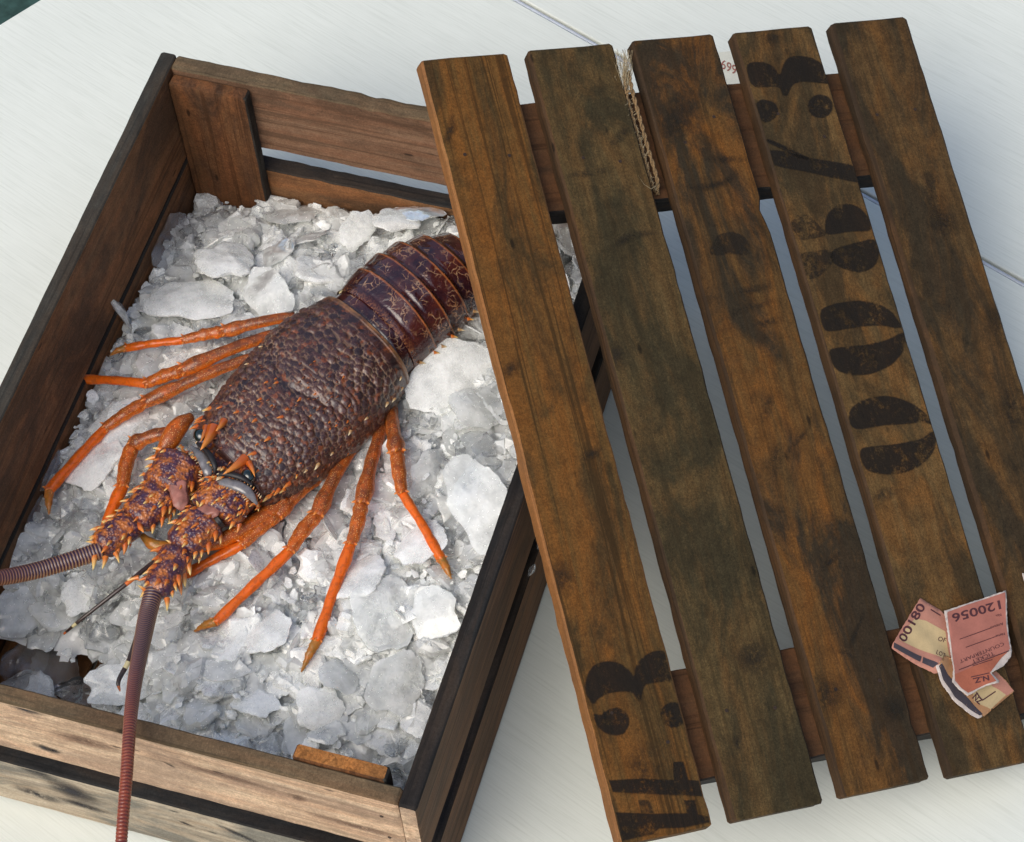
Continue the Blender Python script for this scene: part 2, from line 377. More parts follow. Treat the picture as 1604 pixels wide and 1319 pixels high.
def mark(slat, pts, mat, h=.00035, rounded=True, name='stencil_mark'):
    k = slats.index(slat)
    if rounded: pts = smooth_loop(pts, 3)
    V = []
    for i, (x, y) in enumerate(pts):
        q = on_lid(x, y, h)
        q.x = min(max(q.x, k * SP + .0018), k * SP + SW - .0018) + noise.noise(Vector((i * .9, x, 0))) * .0004
        q.y = max(q.y, -LLEN + .003) + noise.noise(Vector((i * .9, y, 5))) * .0004; V.append(PM[slat.name].inverted() @ Vector((q.x, q.y, h)))
    ar = sum(V[i].x * V[(i + 1) % len(V)].y - V[(i + 1) % len(V)].x * V[i].y for i in range(len(V))); sg = 1 if ar > 0 else -1; E0 = .0006; inn = []; out_ = []
    for i in range(len(V)):
        t = (V[(i + 1) % len(V)] - V[i - 1]); t.z = 0; t.normalize(); nn = Vector((t.y, -t.x, 0)) * sg; inn.append(V[i] - nn * E0); out_.append(V[i] + nn * E0 * 1.1)
    bm = bmesh.new(); vs = [bm.verts.new(v) for v in inn]; vo_ = [bm.verts.new(v) for v in out_]; f = bm.faces.new(vs)
    for i in range(len(vs)): bm.faces.new((vs[i], vs[(i + 1) % len(vs)], vo_[(i + 1) % len(vs)], vo_[i]))
    bmesh.ops.triangulate(bm, faces=[f], ngon_method='EAR_CLIP')
    bmesh.ops.recalc_face_normals(bm, faces=bm.faces)
    for f in bm.faces:
        if f.normal.z < 0: f.normal_flip()
    me = bpy.data.meshes.new(name); nin = len(vs); bm.to_mesh(me); bm.free(); me.materials.append(mat)
    a_ = me.attributes.new('soft', 'FLOAT', 'POINT'); a_.data.foreach_set('value', [1.0 if i < nin else 0.0 for i in range(len(me.vertices))])
    o = bpy.data.objects.new(name, me); C.objects.link(o); o.parent = slat
    return o

c2 = lambda p: px_of(p, 2.656, 1000, 0)
c4 = lambda p: px_of(p, 3.141, 1180, 420)
c6 = lambda p: px_of(p, 3.674, 860, 960)
def disc(x, y, r, n=14): return [(x + r * math.cos(6.283 * i / n), y + r * .95 * math.sin(6.283 * i / n)) for i in range(n)]
D4 = slats[3]
mark(D4, c2([(446, 268), (480, 258), (520, 258), (560, 275), (590, 320), (600, 275), (620, 240), (660, 232), (720, 240), (760, 262), (785, 300), (800, 350), (760, 345), (680, 338), (640, 350), (622, 395), (605, 400), (590, 365), (560, 358), (470, 368)]), M['ink'])
mark(D4, c2([(487, 430), (520, 412), (570, 428), (584, 465), (560, 500), (520, 512), (500, 480)]), M['ink'])
mark(D4, c2(disc(757, 442, 52)), M['ink'])
mark(D4, c2([(535, 625), (600, 628), (700, 655), (800, 672), (912, 690), (928, 762), (860, 750), (790, 735), (690, 712), (560, 690), (545, 660)]), M['ink'])
mark(D4, c2([(530, 578), (560, 585), (640, 622), (720, 662), (690, 664), (600, 622), (535, 592)]), M['ink'])
mark(D4, c2([(775, 968), (780, 900), (820, 855), (880, 846), (930, 870), (962, 915), (972, 962), (880, 962), (800, 978)]), M['ink'])
mark(D4, c2([(628, 930), (660, 892), (710, 895), (750, 935), (790, 978), (720, 995), (650, 1002)]), M['ink_faint'])
mark(D4, c2([(800, 1040), (900, 1012), (985, 990), (1004, 1040), (990, 1105), (930, 1136), (860, 1122), (800, 1090)]), M['ink'])
mark(D4, c2([(665, 1055), (740, 1045), (812, 1036), (812, 1092), (765, 1142), (700, 1170), (680, 1110)]), M['ink_faint'])
mark(D4, c4([(322, 205), (400, 175), (500, 160), (600, 168), (680, 212), (738, 292), (700, 295), (640, 282), (540, 285), (400, 310), (345, 310)]), M['ink'])
mark(D4, c4([(362, 400), (450, 388), (560, 378), (660, 355), (738, 312), (752, 345), (735, 420), (670, 485), (570, 525), (480, 527), (400, 500)]), M['ink'])
mark(D4, c4([(465, 702), (540, 645), (660, 625), (770, 658), (850, 715), (887, 775), (830, 752), (760, 768), (640, 772), (482, 800)]), M['ink'])
mark(D4, c4([(515, 885), (620, 875), (740, 862), (830, 842), (892, 795), (902, 840), (882, 915), (810, 985), (700, 1017), (600, 1012), (545, 985)]), M['ink'])
D1 = slats[0]
mark(D1, c6([(205, 410), (240, 310), (330, 275), (410, 290), (465, 335), (492, 375), (500, 300), (560, 235), (640, 215), (700, 235), (728, 300), (738, 388), (620, 400), (545, 410), (530, 515), (505, 500), (480, 450), (360, 455), (285, 490), (255, 530), (215, 475)]), M['ink'])
mark(D1, c6([(330, 562), (400, 540), (458, 590), (462, 650), (420, 705), (340, 700), (280, 660), (248, 575), (300, 595)]), M['ink'])
mark(D1, c6(disc(716, 587, 76)), M['ink'])
mark(D1, c6([(345, 965), (540, 955), (717, 965), (715, 860), (772, 856), (802, 962), (902, 958), (918, 1048), (800, 1050), (560, 1042), (368, 1030)]), M['ink'], rounded=False)
mark(D1, c6([(385, 1150), (600, 1158), (795, 1155), (778, 1080), (842, 1080), (858, 1160), (945, 1170), (955, 1215), (780, 1245), (632, 1240), (600, 1290), (425, 1320)]), M['ink'], rounded=False)
mark(D1, c6([(515, 1080), (578, 1078), (602, 1150), (530, 1150)]), M['ink_faint'], .0005, rounded=False)
D3 = slats[2]
mark(D3, c2([(297, 1030), (335, 972), (400, 964), (455, 995), (474, 1062), (390, 1058), (300, 1065)]), M['ink_faint'])

def smudge(k, px, py, ang, ln, wd, curve=0.0):
    """soft-edged dark scuff, a thin sheet on the slat; size in millimetres"""
    slat = slats[k]; c = on_lid(px, py, 0); IL = PM[slat.name].inverted()
    nx, ny = 13, 7; V = []; F = []; S = []
    for j in range(ny):
        for i in range(nx):
            s, t = i / (nx - 1) * 2 - 1, j / (ny - 1) * 2 - 1
            x = s * ln * .0005; y = t * wd * .0005 + curve * s * s * ln * .0005
            q = Vector((c.x + x * math.cos(ang) - y * math.sin(ang), c.y + x * math.sin(ang) + y * math.cos(ang), .0006))
            q.x = min(max(q.x, k * SP + .0018), k * SP + SW - .0018)
            V.append(IL @ q); S.append(max(0, 1 - (s * s + t * t) ** .5))
    for j in range(ny - 1):
        for i in range(nx - 1): a = j * nx + i; F.append((a, a + 1, a + nx + 1, a + nx))
    o = obj('scuff', V, F, M['smudge'], slat, smooth=False, attrs={'soft': S})
    return o
for a in [(0, 705, 205, 1.1, 34, 8, .1), (0, 925, 712, .2, 24, 9, 0), (0, 800, 578, .7, 20, 12, 0), (0, 880, 905, .3, 26, 30, 0), (0, 1010, 1200, .4, 36, 30, 0), (1, 970, 215, .6, 30, 10, 0), (1, 920, 272, .05, 44, 7, .05), (1, 990, 370, .2, 46, 9, -.25), (1, 960, 560, .3, 30, 26, 0), (1, 1180, 1030, .3, 40, 34, 0), (1, 1155, 1165, 1.5, 16, 9, 0),
          (2, 1060, 190, .9, 60, 36, .1), (2, 1120, 290, .15, 52, 8, .2), (2, 1135, 250, -.1, 36, 9, 0), (2, 1175, 455, .1, 40, 9, 0), (2, 1180, 480, .1, 40, 8, 0), (2, 1205, 505, .05, 34, 8, 0), (2, 1200, 640, 1.0, 30, 10, 0), (2, 1215, 720, 1.2, 34, 12, 0), (2, 1250, 690, .6, 40, 5, 0), (2, 1340, 990, .9, 40, 5, 0), (2, 1325, 1025, -.6, 18, 6, 0), (2, 1290, 1090, .4, 44, 34, 0), (2, 1400, 1110, .5, 26, 26, 0), (2, 1300, 880, .5, 26, 7, 0),
          (3, 1210, 60, .5, 26, 16, 0), (3, 1385, 775, .2, 30, 12, 0), (3, 1460, 1000, .4, 44, 40, 0), (4, 1480, 350, .9, 44, 30, .1), (4, 1570, 500, .9, 44, 36, 0), (4, 1520, 190, 1.3, 12, 5, 0), (4, 1460, 300, 1.3, 50, 22, 0), (4, 1530, 1100, 1.3, 50, 30, 0), (4, 1590, 640, 1.3, 50, 40, 0)]: smudge(*a)

# stains and knots on the outer face of the near side
def stain(pl, px, py, ln, wd, ang=0.0, faint=False):
    CM_ = Matrix.Translation((-.253, 1.3685, 0)) @ Matrix.Rotation(CYAW, 4, 'Z'); I_ = CM_.inverted(); o, d = ray(px, py); o = I_ @ o; d = I_.to_3x3() @ d
    yy = -CL + .0002; c = o + d * ((yy - o.y) / d.y); nx, ny = 15, 9; V = []; F = []; S = []; IL = PM[pl.name].inverted()
    z0, z1 = (H1 + .002, CH - .002) if c.z > .09 else (G0 + .002, H2 - .002)
    for j in range(ny):
        for i in range(nx):
            a, b = i / (nx - 1) * 2 - 1, j / (ny - 1) * 2 - 1; x = a * ln * .0005; y = b * wd * .0005
            V.append(IL @ Vector((c.x + x * math.cos(ang) - y * math.sin(ang), yy, min(max(c.z + x * math.sin(ang) + y * math.cos(ang), z0), z1)))); S.append(max(0, 1 - (a * a + b * b) ** .5))
    for j in range(ny - 1):
        for i in range(nx - 1): k = j * nx + i; F.append((k, k + 1, k + nx + 1, k + nx))
    return obj('stain', V, F, M['stain_faint' if faint else 'stain'], pl, smooth=False, attrs={'soft': S})
M['stain'] = mat_ink('dark_water_stain', (.028, .026, .030), .42, soft=True, strength=.9); M['stain_faint'] = mat_ink('brown_stain', (.16, .09, .06), .42, soft=True, strength=.7)
up_ = [o for o in crate.children if o.name.startswith('plank') and abs(PM[o.name].translation.y + CL - TH - .0006) < 1e-4]
up_.sort(key=lambda o: -PM[o.name].translation.z)
for a in [(70, 1108, 60, 16, -.12), (40, 1112, 30, 12, 0), (105, 1122, 26, 8, -.4), (70, 1172, 24, 12, -.3), (84, 1176, 12, 6, 0), (265, 1198, 12, 3, -.5), (420, 1280, 14, 3, -.4), (330, 1128, 24, 6, 0), (150, 1135, 16, 8, 0)]: stain(up_[0], *a)
for a in [(160, 1110, 70, 20, 0, 1), (290, 1160, 60, 14, 0, 1), (465, 1250, 16, 14, 0, 1), (350, 1215, 90, 10, -.05, 1), (560, 1295, 80, 12, 0, 1), (130, 1160, 60, 20, 0, 1)]: stain(up_[0], *a)
for a in [(50, 1205, 40, 22, -.5), (112, 1240, 48, 34, -.6), (60, 1245, 44, 18, -.2), (130, 1262, 50, 12, -.1), (290, 1290, 14, 5, -.3), (375, 1308, 50, 8, -.5), (20, 1190, 30, 20, 0)]: stain(up_[1], *a)

# ------------------------------------------------------------------ crushed ice
CM = Matrix.Translation((-.253, 1.3685, 0)) @ Matrix.Rotation(CYAW, 4, 'Z'); CMI = CM.inverted()
def cw(u, v, z): return CM @ Vector((u, -v, z))
ICE_PTS = [(.03, .03, .030), (.10, .035, .040), (.17, .03, .042), (.24, .03, .064), (.31, .04, .098), (.37, .06, .105),
           (.03, .10, .050), (.02, .18, .058), (.02, .26, .060), (.02, .34, .062), (.02, .42, .060), (.03, .46, .045), (.03, .50, .022), (.09, .50, .030), (.09, .535, .026), (.16, .545, .050), (.24, .54, .078), (.32, .54, .060), (.37, .53, .045),
           (.38, .44, .085), (.38, .36, .105), (.38, .28, .115), (.38, .2, .112), (.37, .12, .10),
           (.10, .10, .062), (.18, .10, .070), (.26, .10, .078), (.10, .2, .070), (.2, .2, .078), (.3, .18, .088), (.1, .3, .074), (.2, .3, .082), (.3, .28, .094), (.1, .4, .074), (.2, .4, .088), (.3, .38, .098), (.1, .48, .058), (.2, .48, .088), (.3, .48, .084)]
IP = np.array(ICE_PTS)
def ice_z(u, v):
    d2 = (IP[:, 0] - u) ** 2 + (IP[:, 1] - v) ** 2 + 2e-4; w = 1 / d2 ** 1.6
    return float((w * IP[:, 2]).sum() / w.sum())

def chip_mesh(r, flat=.3, seed=0, n=13, chunky=0.0):
    """one irregular flake: jagged outline, domed broken faces; returns numpy verts (unit radius) and faces"""
    q = np.random.default_rng(seed)
    ang = np.sort((np.arange(n) + q.uniform(-.35, .35, n)) / n * 2 * np.pi)
    rad = 1 + q.uniform(-.13, .10, n) + .12 * np.sin(2 * ang + q.uniform(0, 6)); rad *= 1 + .08 * np.sin(5 * ang + q.uniform(0, 6)); rad *= 1 + .10 * np.sin(3 * ang + q.uniform(0, 6))
    asp = q.uniform(.62, 1.0)
    V = []; 
    for rr, zz, jit in ((.50, flat, .05), (.86, flat * .82, .03), (1.0, flat * .25, .03), (.97, -flat * .3, .03), (.75, -flat * .85, .08), (.35, -flat, .1)):
        for k in range(n):
            a, b = ang[k], rad[k] * rr * (1 + q.uniform(-jit, jit))
            V.append((b * math.cos(a), b * math.sin(a) * asp, zz * (1 + q.uniform(-.2, .2)) + chunky * q.uniform(-.15, .15)))
    V.append((q.uniform(-.1, .1), q.uniform(-.1, .1), flat * q.uniform(.9, 1.35))); V.append((0, 0, -flat * 1.1))
    F = []
    for j in range(5):
        for k in range(n):
            k2 = (k + 1) % n; F.append((j * n + k2, j * n + k, (j + 1) * n + k, (j + 1) * n + k2))
    for k in range(n):
        k2 = (k + 1) % n; F.append((k, k2, 6 * n)); F.append((5 * n + k2, 5 * n + k, 6 * n + 1))
    V = np.array(V)
    # gentle bend
    V[:, 2] += q.uniform(-.25, .25) * V[:, 0] ** 2 + q.uniform(-.2, .2) * V[:, 1] ** 2
    return V * r, F

VARS = [chip_mesh(1, rr * .85, 100 + i, n + 5) for i, (rr, n) in enumerate([(.13, 18), (.18, 20), (.22, 17), (.34, 15), (.12, 20), (.26, 16), (.42, 14), (.10, 19), (.2, 15), (.15, 22), (.5, 15), (.24, 17), (.11, 18), (.30, 18)])]

def rotm(tilt, az, spin):
    return np.array((Matrix.Rotation(az, 3, 'Z') @ Matrix.Rotation(tilt, 3, 'X') @ Matrix.Rotation(spin, 3, 'Z')))

def ice_mass(name, count, seed, mats, sizes, label, lift=0.0, tilt_s=.35, region=None, mw=(.6, .3, .1)):
    q = np.random.default_rng(seed); Vs = []; Fs = []; MI = []; off = 0; k = 0
    while k < count:
        u, v = q.uniform(TH + .004, CW - TH - .004), q.uniform(.016, CL - TH - .004)
        if region and not region(u, v, q): k += 1; continue
        z = ice_z(u, v); lo, hi, p = sizes
        r = lo + (hi - lo) * q.random() ** p
        m = min(u - TH, CW - TH - u, v - .0145, CL - TH - v)
        posts = (v < .027 and (u < TH + PW + .003)) or (v > CL - TH - PT - .006 and u > CW - TH - PW - .02)
        if posts: k += 1; continue
        tilt = abs(q.normal(0, tilt_s)) if q.random() > .1 else q.uniform(.7, 1.4)
        r = min(r, max(.004, m * 1.05))
        Vv, Ff = VARS[int(q.integers(len(VARS)))]
        P_ = (Vv * r) @ rotm(tilt, q.uniform(0, 6.28), q.uniform(0, 6.28)).T + np.array([u, -v, z + lift + q.normal(0, .0022) - r * .25 * math.sin(tilt)])
        P_[:, 0] = np.clip(P_[:, 0], TH + .0015, CW - TH - .0015); P_[:, 1] = np.clip(P_[:, 1], -(CL - TH - .0015), -.0162); P_[:, 2] = np.maximum(P_[:, 2], .0115)
        Vs.append(P_); Fs += [tuple(i + off for i in f) for f in Ff]; off += len(P_)
        MI += [int(q.choice(len(mats), p=mw))] * len(Ff); k += 1
    V = np.vstack(Vs); Rm = np.array(CM.to_3x3()); V = V @ Rm.T + np.array(CM.translation)
    o = obj(name, V, Fs, mats, None, MI, True, 20)
    return o

# a packed bed under the loose flakes
q = np.random.default_rng(3); nu, nv = 95, 140; V = []; F = []
for j in range(nv):
    for i in range(nu):
        u = TH + .001 + (CW - 2 * TH - .002) * i / (nu - 1); v = .0158 + (CL - TH - .0178) * j / (nv - 1)
        z = ice_z(u, v) - .006 + .005 * noise.noise(Vector((u * 70, v * 70, 1))) + .003 * noise.noise(Vector((u * 200, v * 200, 4)))
        # the near left corner has melted down to bare wood
        V.append(cw(u, v, max(z, .0112)))
for j in range(nv - 1):
    for i in range(nu - 1):
        a = j * nu + i; u_ = TH + (CW - 2 * TH) * i / nu; v_ = .0158 + (CL - TH - .0178) * j / nv
        if u_ < .112 + .02 * noise.noise(Vector((v_ * 60, 2, 0))) and v_ > .458 + .012 * noise.noise(Vector((u_ * 60, 5, 0))): continue
        F.append((a, a + nu, a + nu + 1, a + 1))
bed = obj('packed_ice_bed', V, F, M['ice_bed'], smooth=True)
tag(bed, 'packed bed of wet crushed ice filling the bottom of the crate', 'ice', kind='stuff')
melt = lambda u, v, q: not (u < .118 and v > .448 + .25 * max(0, u - .07) and q.random() < .95)
mass = ice_mass('crushed_ice', 3400, 5, [M['ice'], M['ice_white'], M['ice_clear']], (.0035, .021, 1.9), '', region=melt, tilt_s=.30, lift=.001, mw=(.5, .3, .2))
tag(mass, 'heap of crushed ice chips and flakes piled in the crate around the lobster', 'crushed ice', kind='stuff')
fine = ice_mass('ice_crumbs', 1800, 6, [M['ice_white'], M['ice'], M['ice_clear']], (.0012, .0042, 1.6), '', lift=.0035, region=melt)
tag(fine, 'small loose ice crumbs scattered over the heap of crushed ice', 'ice crumbs', kind='stuff')

def flake(px, py, z, r_px, tilt, az, seed, mat, label, asp=1.0, flat=.3, spin=0.0, n=26, name='ice_flake', cat='ice flake'):
    z = z - .004; c = at(px, py, z); r = r_px / 2050 * .92
    qf = np.random.default_rng(seed + 900); nth, nr_ = 44, 9
    th = np.arange(nth) / nth * 6.2832; rad = 1 + sum(qf.uniform(.02, .075) * np.sin(k_ * th + qf.uniform(0, 6.28)) for k_ in (2, 3, 4, 5, 7)) + qf.uniform(-.035, .035, nth)
    cuts = [(qf.uniform(0, 6.28), qf.uniform(.25, .8), qf.uniform(.15, .6)) for _ in range(6)]
    V = []; F = []
    def top(x, y, rr):
        zz = flat * (1 - rr ** 5 * .75) * (1 + .25 * noise.noise(Vector((x * 1.6 + seed, y * 1.6, 0))))
        for a_, d_, s_ in cuts: zz = min(zz, flat * 1.05 - s_ * max(0, x * math.cos(a_) + y * math.sin(a_) - d_ * .6))
        return zz + .05 * noise.noise(Vector((x * 3.3, y * 3.3, seed))) + .03 * noise.noise(Vector((x * 9, y * 9, seed + 3)))
    for side_ in (1, -1):
        for i_ in range(nr_):
            rr = (i_ + .35) / (nr_ - 1 + .35)
            for k_ in range(nth):
                q1 = rr * rad[k_]; x, y = q1 * math.cos(th[k_]) * asp, q1 * math.sin(th[k_]) / asp
                x += .05 * noise.noise(Vector((x * 4, y * 4, seed + 8))); y += .05 * noise.noise(Vector((x * 4, y * 4, seed + 18)))
                zt = top(x, y, rr)
                V.append(Vector((x, y, zt * .5 if side_ > 0 else -flat * .35 * (1 - rr ** 4) - .03)) * r)
    nn_ = nr_ * nth
    for b_, fl in ((0, False), (nn_, True)):
        for i_ in range(nr_ - 1):
            for k_ in range(nth):
                f_ = (b_ + i_ * nth + k_, b_ + (i_ + 1) * nth + k_, b_ + (i_ + 1) * nth + (k_ + 1) % nth, b_ + i_ * nth + (k_ + 1) % nth); F.append(f_[::-1] if fl else f_)
        f_ = tuple(b_ + k_ for k_ in range(nth)); F.append(f_[::-1] if fl else f_)
    for k_ in range(nth): a_, b_ = (nr_ - 1) * nth + k_, (nr_ - 1) * nth + (k_ + 1) % nth; F.append((a_, a_ + nn_, b_ + nn_, b_))
    o = obj(name, V, F, mat, None, None, True, 28); fix_normals(o)
    o.matrix_world = Matrix.Translation(c) @ Matrix.Rotation(az, 4, 'Z') @ Matrix.Rotation(tilt, 4, 'X') @ Matrix.Rotation(spin, 4, 'Z')
    tag(o, label, cat, 'large ice pieces on the heap'); return o
W_, I_, K_ = M['ice_white'], M['ice'], M['ice_clear']
for a in [
 (352, 408, .082, 52, .35, 2.6, 1, W_, 'thick round frosted ice lump in front of the far left corner post', 1.0, .45),
 (455, 335, .052, 46, .5, 3.0, 2, I_, 'flat grey ice flake leaning below the slot in the far board', 1.15, .22),
 (270, 378, .062, 50, .6, 1.2, 3, K_, 'clear pointed ice shard beside the far end of the left wall', 1.25, .25),
 (430, 395, .070, 38, .4, 4, 4, I_, 'grey ice flake right of the thick round lump', 1.1, .3),
 (480, 370, .062, 42, .7, 3.4, 5, I_, 'tilted grey ice flake halfway along the far board', 1.0, .25),
 (188, 485, .078, 46, 1.35, 1.9, 6, I_, 'narrow clear ice shard standing upright at the left wall', .55, .3),
 (652, 332, .080, 44, .55, 3.0, 7, I_, 'upright glassy ice plate against the far board beside the lid', 1.2, .22),
 (620, 345, .084, 40, .4, 2.9, 8, W_, 'white ice flake above the lobster tail', 1.1, .35),
 (560, 360, .072, 36, .4, 1, 9, W_, 'small white ice flake between the far board and the tail', 1.2, .3),
 (152, 575, .062, 34, .2, 5, 10, I_, 'ragged ice flake under the second left leg tip', 1.3, .25),
 (705, 588, .104, 72, .28, .6, 11, W_, 'broad smooth ice plate right of the lobster shell', 1.15, .2),
 (752, 790, .128, 70, .35, -1.2, 12, I_, 'long smooth ice slab leaning on the right wall', 1.35, .16),
 (740, 640, .112, 40, .3, 2, 13, I_, 'rough ice flake below the broad smooth plate', 1.1, .3),
 (600, 960, .108, 60, .25, 1.4, 14, I_, 'large white ice flake right of the longest right leg', 1.1, .22),
 (560, 905, .108, 46, .3, 3.7, 15, W_, 'frosted ice flake beside the tip of the last right leg', 1.1, .28),
 (680, 960, .112, 44, .4, 5.2, 16, I_, 'layered ice flake near the right wall in the near half', 1.1, .28),
 (500, 1110, .098, 38, .45, .7, 17, W_, 'rounded ice flake near the near wall below the leg tip', 1.0, .3),
 (480, 1155, .086, 44, .35, 1.2, 18, I_, 'triangular ice flake close to the orange corner post', 1.15, .3),
 (590, 1165, .074, 44, .5, 5.8, 19, K_, 'wet clear ice flake behind the orange corner post', 1.2, .28),
 (400, 1100, .092, 34, .3, 2.8, 20, W_, 'white ice flake near the middle of the near wall', 1.1, .3),
 (190, 1070, .074, 46, .4, .2, 21, W_, 'wide ice flake left of the hanging antenna at the near wall', 1.25, .25),
 (88, 1050, .030, 46, .25, 1.9, 22, K_, 'brownish see-through ice flake in the melted near left corner', 1.1, .3),
 (40, 1030, .030, 38, .2, .7, 51, K_, 'thin wet ice flake at the far edge of the melted corner', 1.2, .3),
 (120, 1085, .034, 34, .3, 2.7, 52, K_, 'small clear ice piece by the near wall in the melted corner', 1.1, .35),
 (30, 1075, .026, 34, .15, 3.7, 53, I_, 'half melted ice flake deepest in the near left corner', 1.2, .25),
 (28, 960, .062, 42, .4, .6, 23, I_, 'grey ice lump at the left edge above the melted corner', 1.1, .35),
 (150, 720, .078, 52, .2, 4.4, 24, W_, 'large smooth ice lump between the two lower left legs', 1.2, .32),
 (75, 740, .072, 40, .5, 1.2, 25, K_, 'glassy ice piece against the left wall by the long leg', 1.1, .4),
 (45, 800, .068, 40, .4, 1.5, 26, K_, 'wet clear ice piece low on the left wall', 1.2, .35),
 (30, 865, .066, 44, .4, .4, 27, I_, 'jagged ice piece above the left antenna', 1.3, .25),
 (240, 552, .068, 54, .12, .9, 28, I_, 'flat pale ice plate between the two upper left legs', 1.35, .18),
 (300, 470, .078, 64, .2, 3.1, 29, W_, 'wide frosted ice plate above the topmost left leg', 1.3, .22),
 (420, 460, .084, 50, .25, 5.1, 30, I_, 'frosted ice plate behind the rear of the shell', 1.3, .22),
 (560, 700, .094, 36, .3, 2, 31, I_, 'grey ice flake between the second and third right legs', 1.0, .3),
 (670, 740, .104, 36, .5, 1.1, 32, I_, 'crumbly ice flake right of the bent last right leg', 1.3, .35),
 (350, 1040, .094, 44, .25, 3, 33, I_, 'flat white ice flake below the second right leg tip', 1.2, .24),
 (420, 990, .100, 40, .3, 4.1, 34, W_, 'white ice flake between the two long right legs', 1.1, .26),
 (260, 1110, .080, 40, .35, 4.9, 35, I_, 'ice flake right of the hanging antenna at the near wall', 1.15, .28),
 (530, 1060, .100, 34, .5, 2.2, 36, I_, 'tilted ice flake below the sharp tip of the third right leg', 1.1, .3),
 (130, 930, .074, 36, .3, 1.0, 37, W_, 'ice lump beside the short antenna bands', 1.1, .35),
 (195, 660, .080, 40, .2, 1.0, 38, W_, 'ice lump under the knee of the long left leg', 1.2, .35),
 (620, 1070, .100, 50, .3, 1.0, 39, I_, 'broad whitish ice flake in the near right part of the heap', 1.2, .22),
 (660, 850, .112, 44, .35, 4.0, 40, W_, 'frosted ice flake left of the long bluish slab', 1.1, .25),
]: flake(*a[:9], asp=a[9], flat=a[10])
for px, py, z, r, lab_ in ((848, 850, .100, 9, 'tiny ice splinter caught in the outer gap of the right wall'), (833, 893, .098, 8, 'second tiny ice splinter lower in the outer gap of the right wall')):
    flake(px, py, z, r, .9, 1.0, int(px), K_, lab_, 1.4, .3, 0, 9, 'ice_splinter', 'ice splinter')

# ------------------------------------------------------------------ rock lobster
Fd = CM.to_3x3() @ Vector((-.4915, -.871, 0)); Fd.normalize(); Bd = Vector((0, 0, 1)).cross(Fd)      # forward; towards the image's lower right
LOB = frame(cw(.2219, .1758, .085), Fd, Bd, (0, 0, 1)); LOBI = LOB.inverted()
lob = empty('rock_lobster', LOB)
tag(lob, 'whole dark purple and orange rock lobster lying head to the near left on the ice', 'lobster')
def lp(px, py, z): return LOBI @ at(px, py, z)          # lobster frame, z given above the table

def attr(nt, name):
    a = nt.nodes.new('ShaderNodeAttribute'); a.attribute_name = name; return a.outputs['Fac']

def mat_carapace():
    m, nt, N, L, P = new_mat('carapace_shell')
    v = coords(nt, rand=False); e = attr(nt, 'edge'); fr = attr(nt, 'front')
    n = noise_tex(nt, v, 90, 5, .65); n2 = noise_tex(nt, v, 700, 4, .7); n3 = noise_tex(nt, v, 28, 4, .6)
    ee = mth(nt, 'ADD', e, mth(nt, 'MULTIPLY', mth(nt, 'SUBTRACT', n2, .5), .9))
    base = mix(nt, ramp(nt, n, [(.4, 0), (.62, 1)]), (.034, .010, .012), (.066, .022, .016))
    base = mix(nt, ramp(nt, n2, [(.5, 0), (.72, 1)]), base, (.17, .085, .055))
    cl = attr(nt, 'cell'); base = mix(nt, mth(nt, 'MULTIPLY', ramp(nt, cl, [(.7, 0), (.95, 1)]), .5), base, (.085, .034, .022)); base = mix(nt, ramp(nt, cl, [(.1, .9), (.5, 0)]), base, (.020, .009, .010))
    net = mix(nt, ramp(nt, n3, [(.38, 0), (.62, 1)]), (.21, .115, .06), (.36, .24, .15))
    col = mix(nt, mth(nt, 'MULTIPLY', ramp(nt, ee, [(.07, 1), (.30, 0)]), mth(nt, 'ADD', .12, mth(nt, 'MULTIPLY', n3, 1.0)), True), base, net)
    col = mix(nt, mth(nt, 'MULTIPLY', ramp(nt, noise_tex(nt, v, 130, 3, .6), [(.57, 0), (.66, 1)]), .55), col, (.30, .075, .015))
    rim = attr(nt, 'rim'); col = mix(nt, mth(nt, 'MULTIPLY', rim, ramp(nt, n, [(.35, .2), (.6, 1)])), col, (.42, .20, .07))
    L.new(col, P.inputs['Base Color'])
    L.new(ramp(nt, n2, [(.35, .24), (.65, .5)]), P.inputs['Roughness']); P.inputs['Coat Weight'].default_value = .6; P.inputs['Coat Roughness'].default_value = .12
    b = bump(nt, n2, .7, .0008); b = bump(nt, n, .3, .001, b); L.new(b, P.inputs['Normal'])
    return m
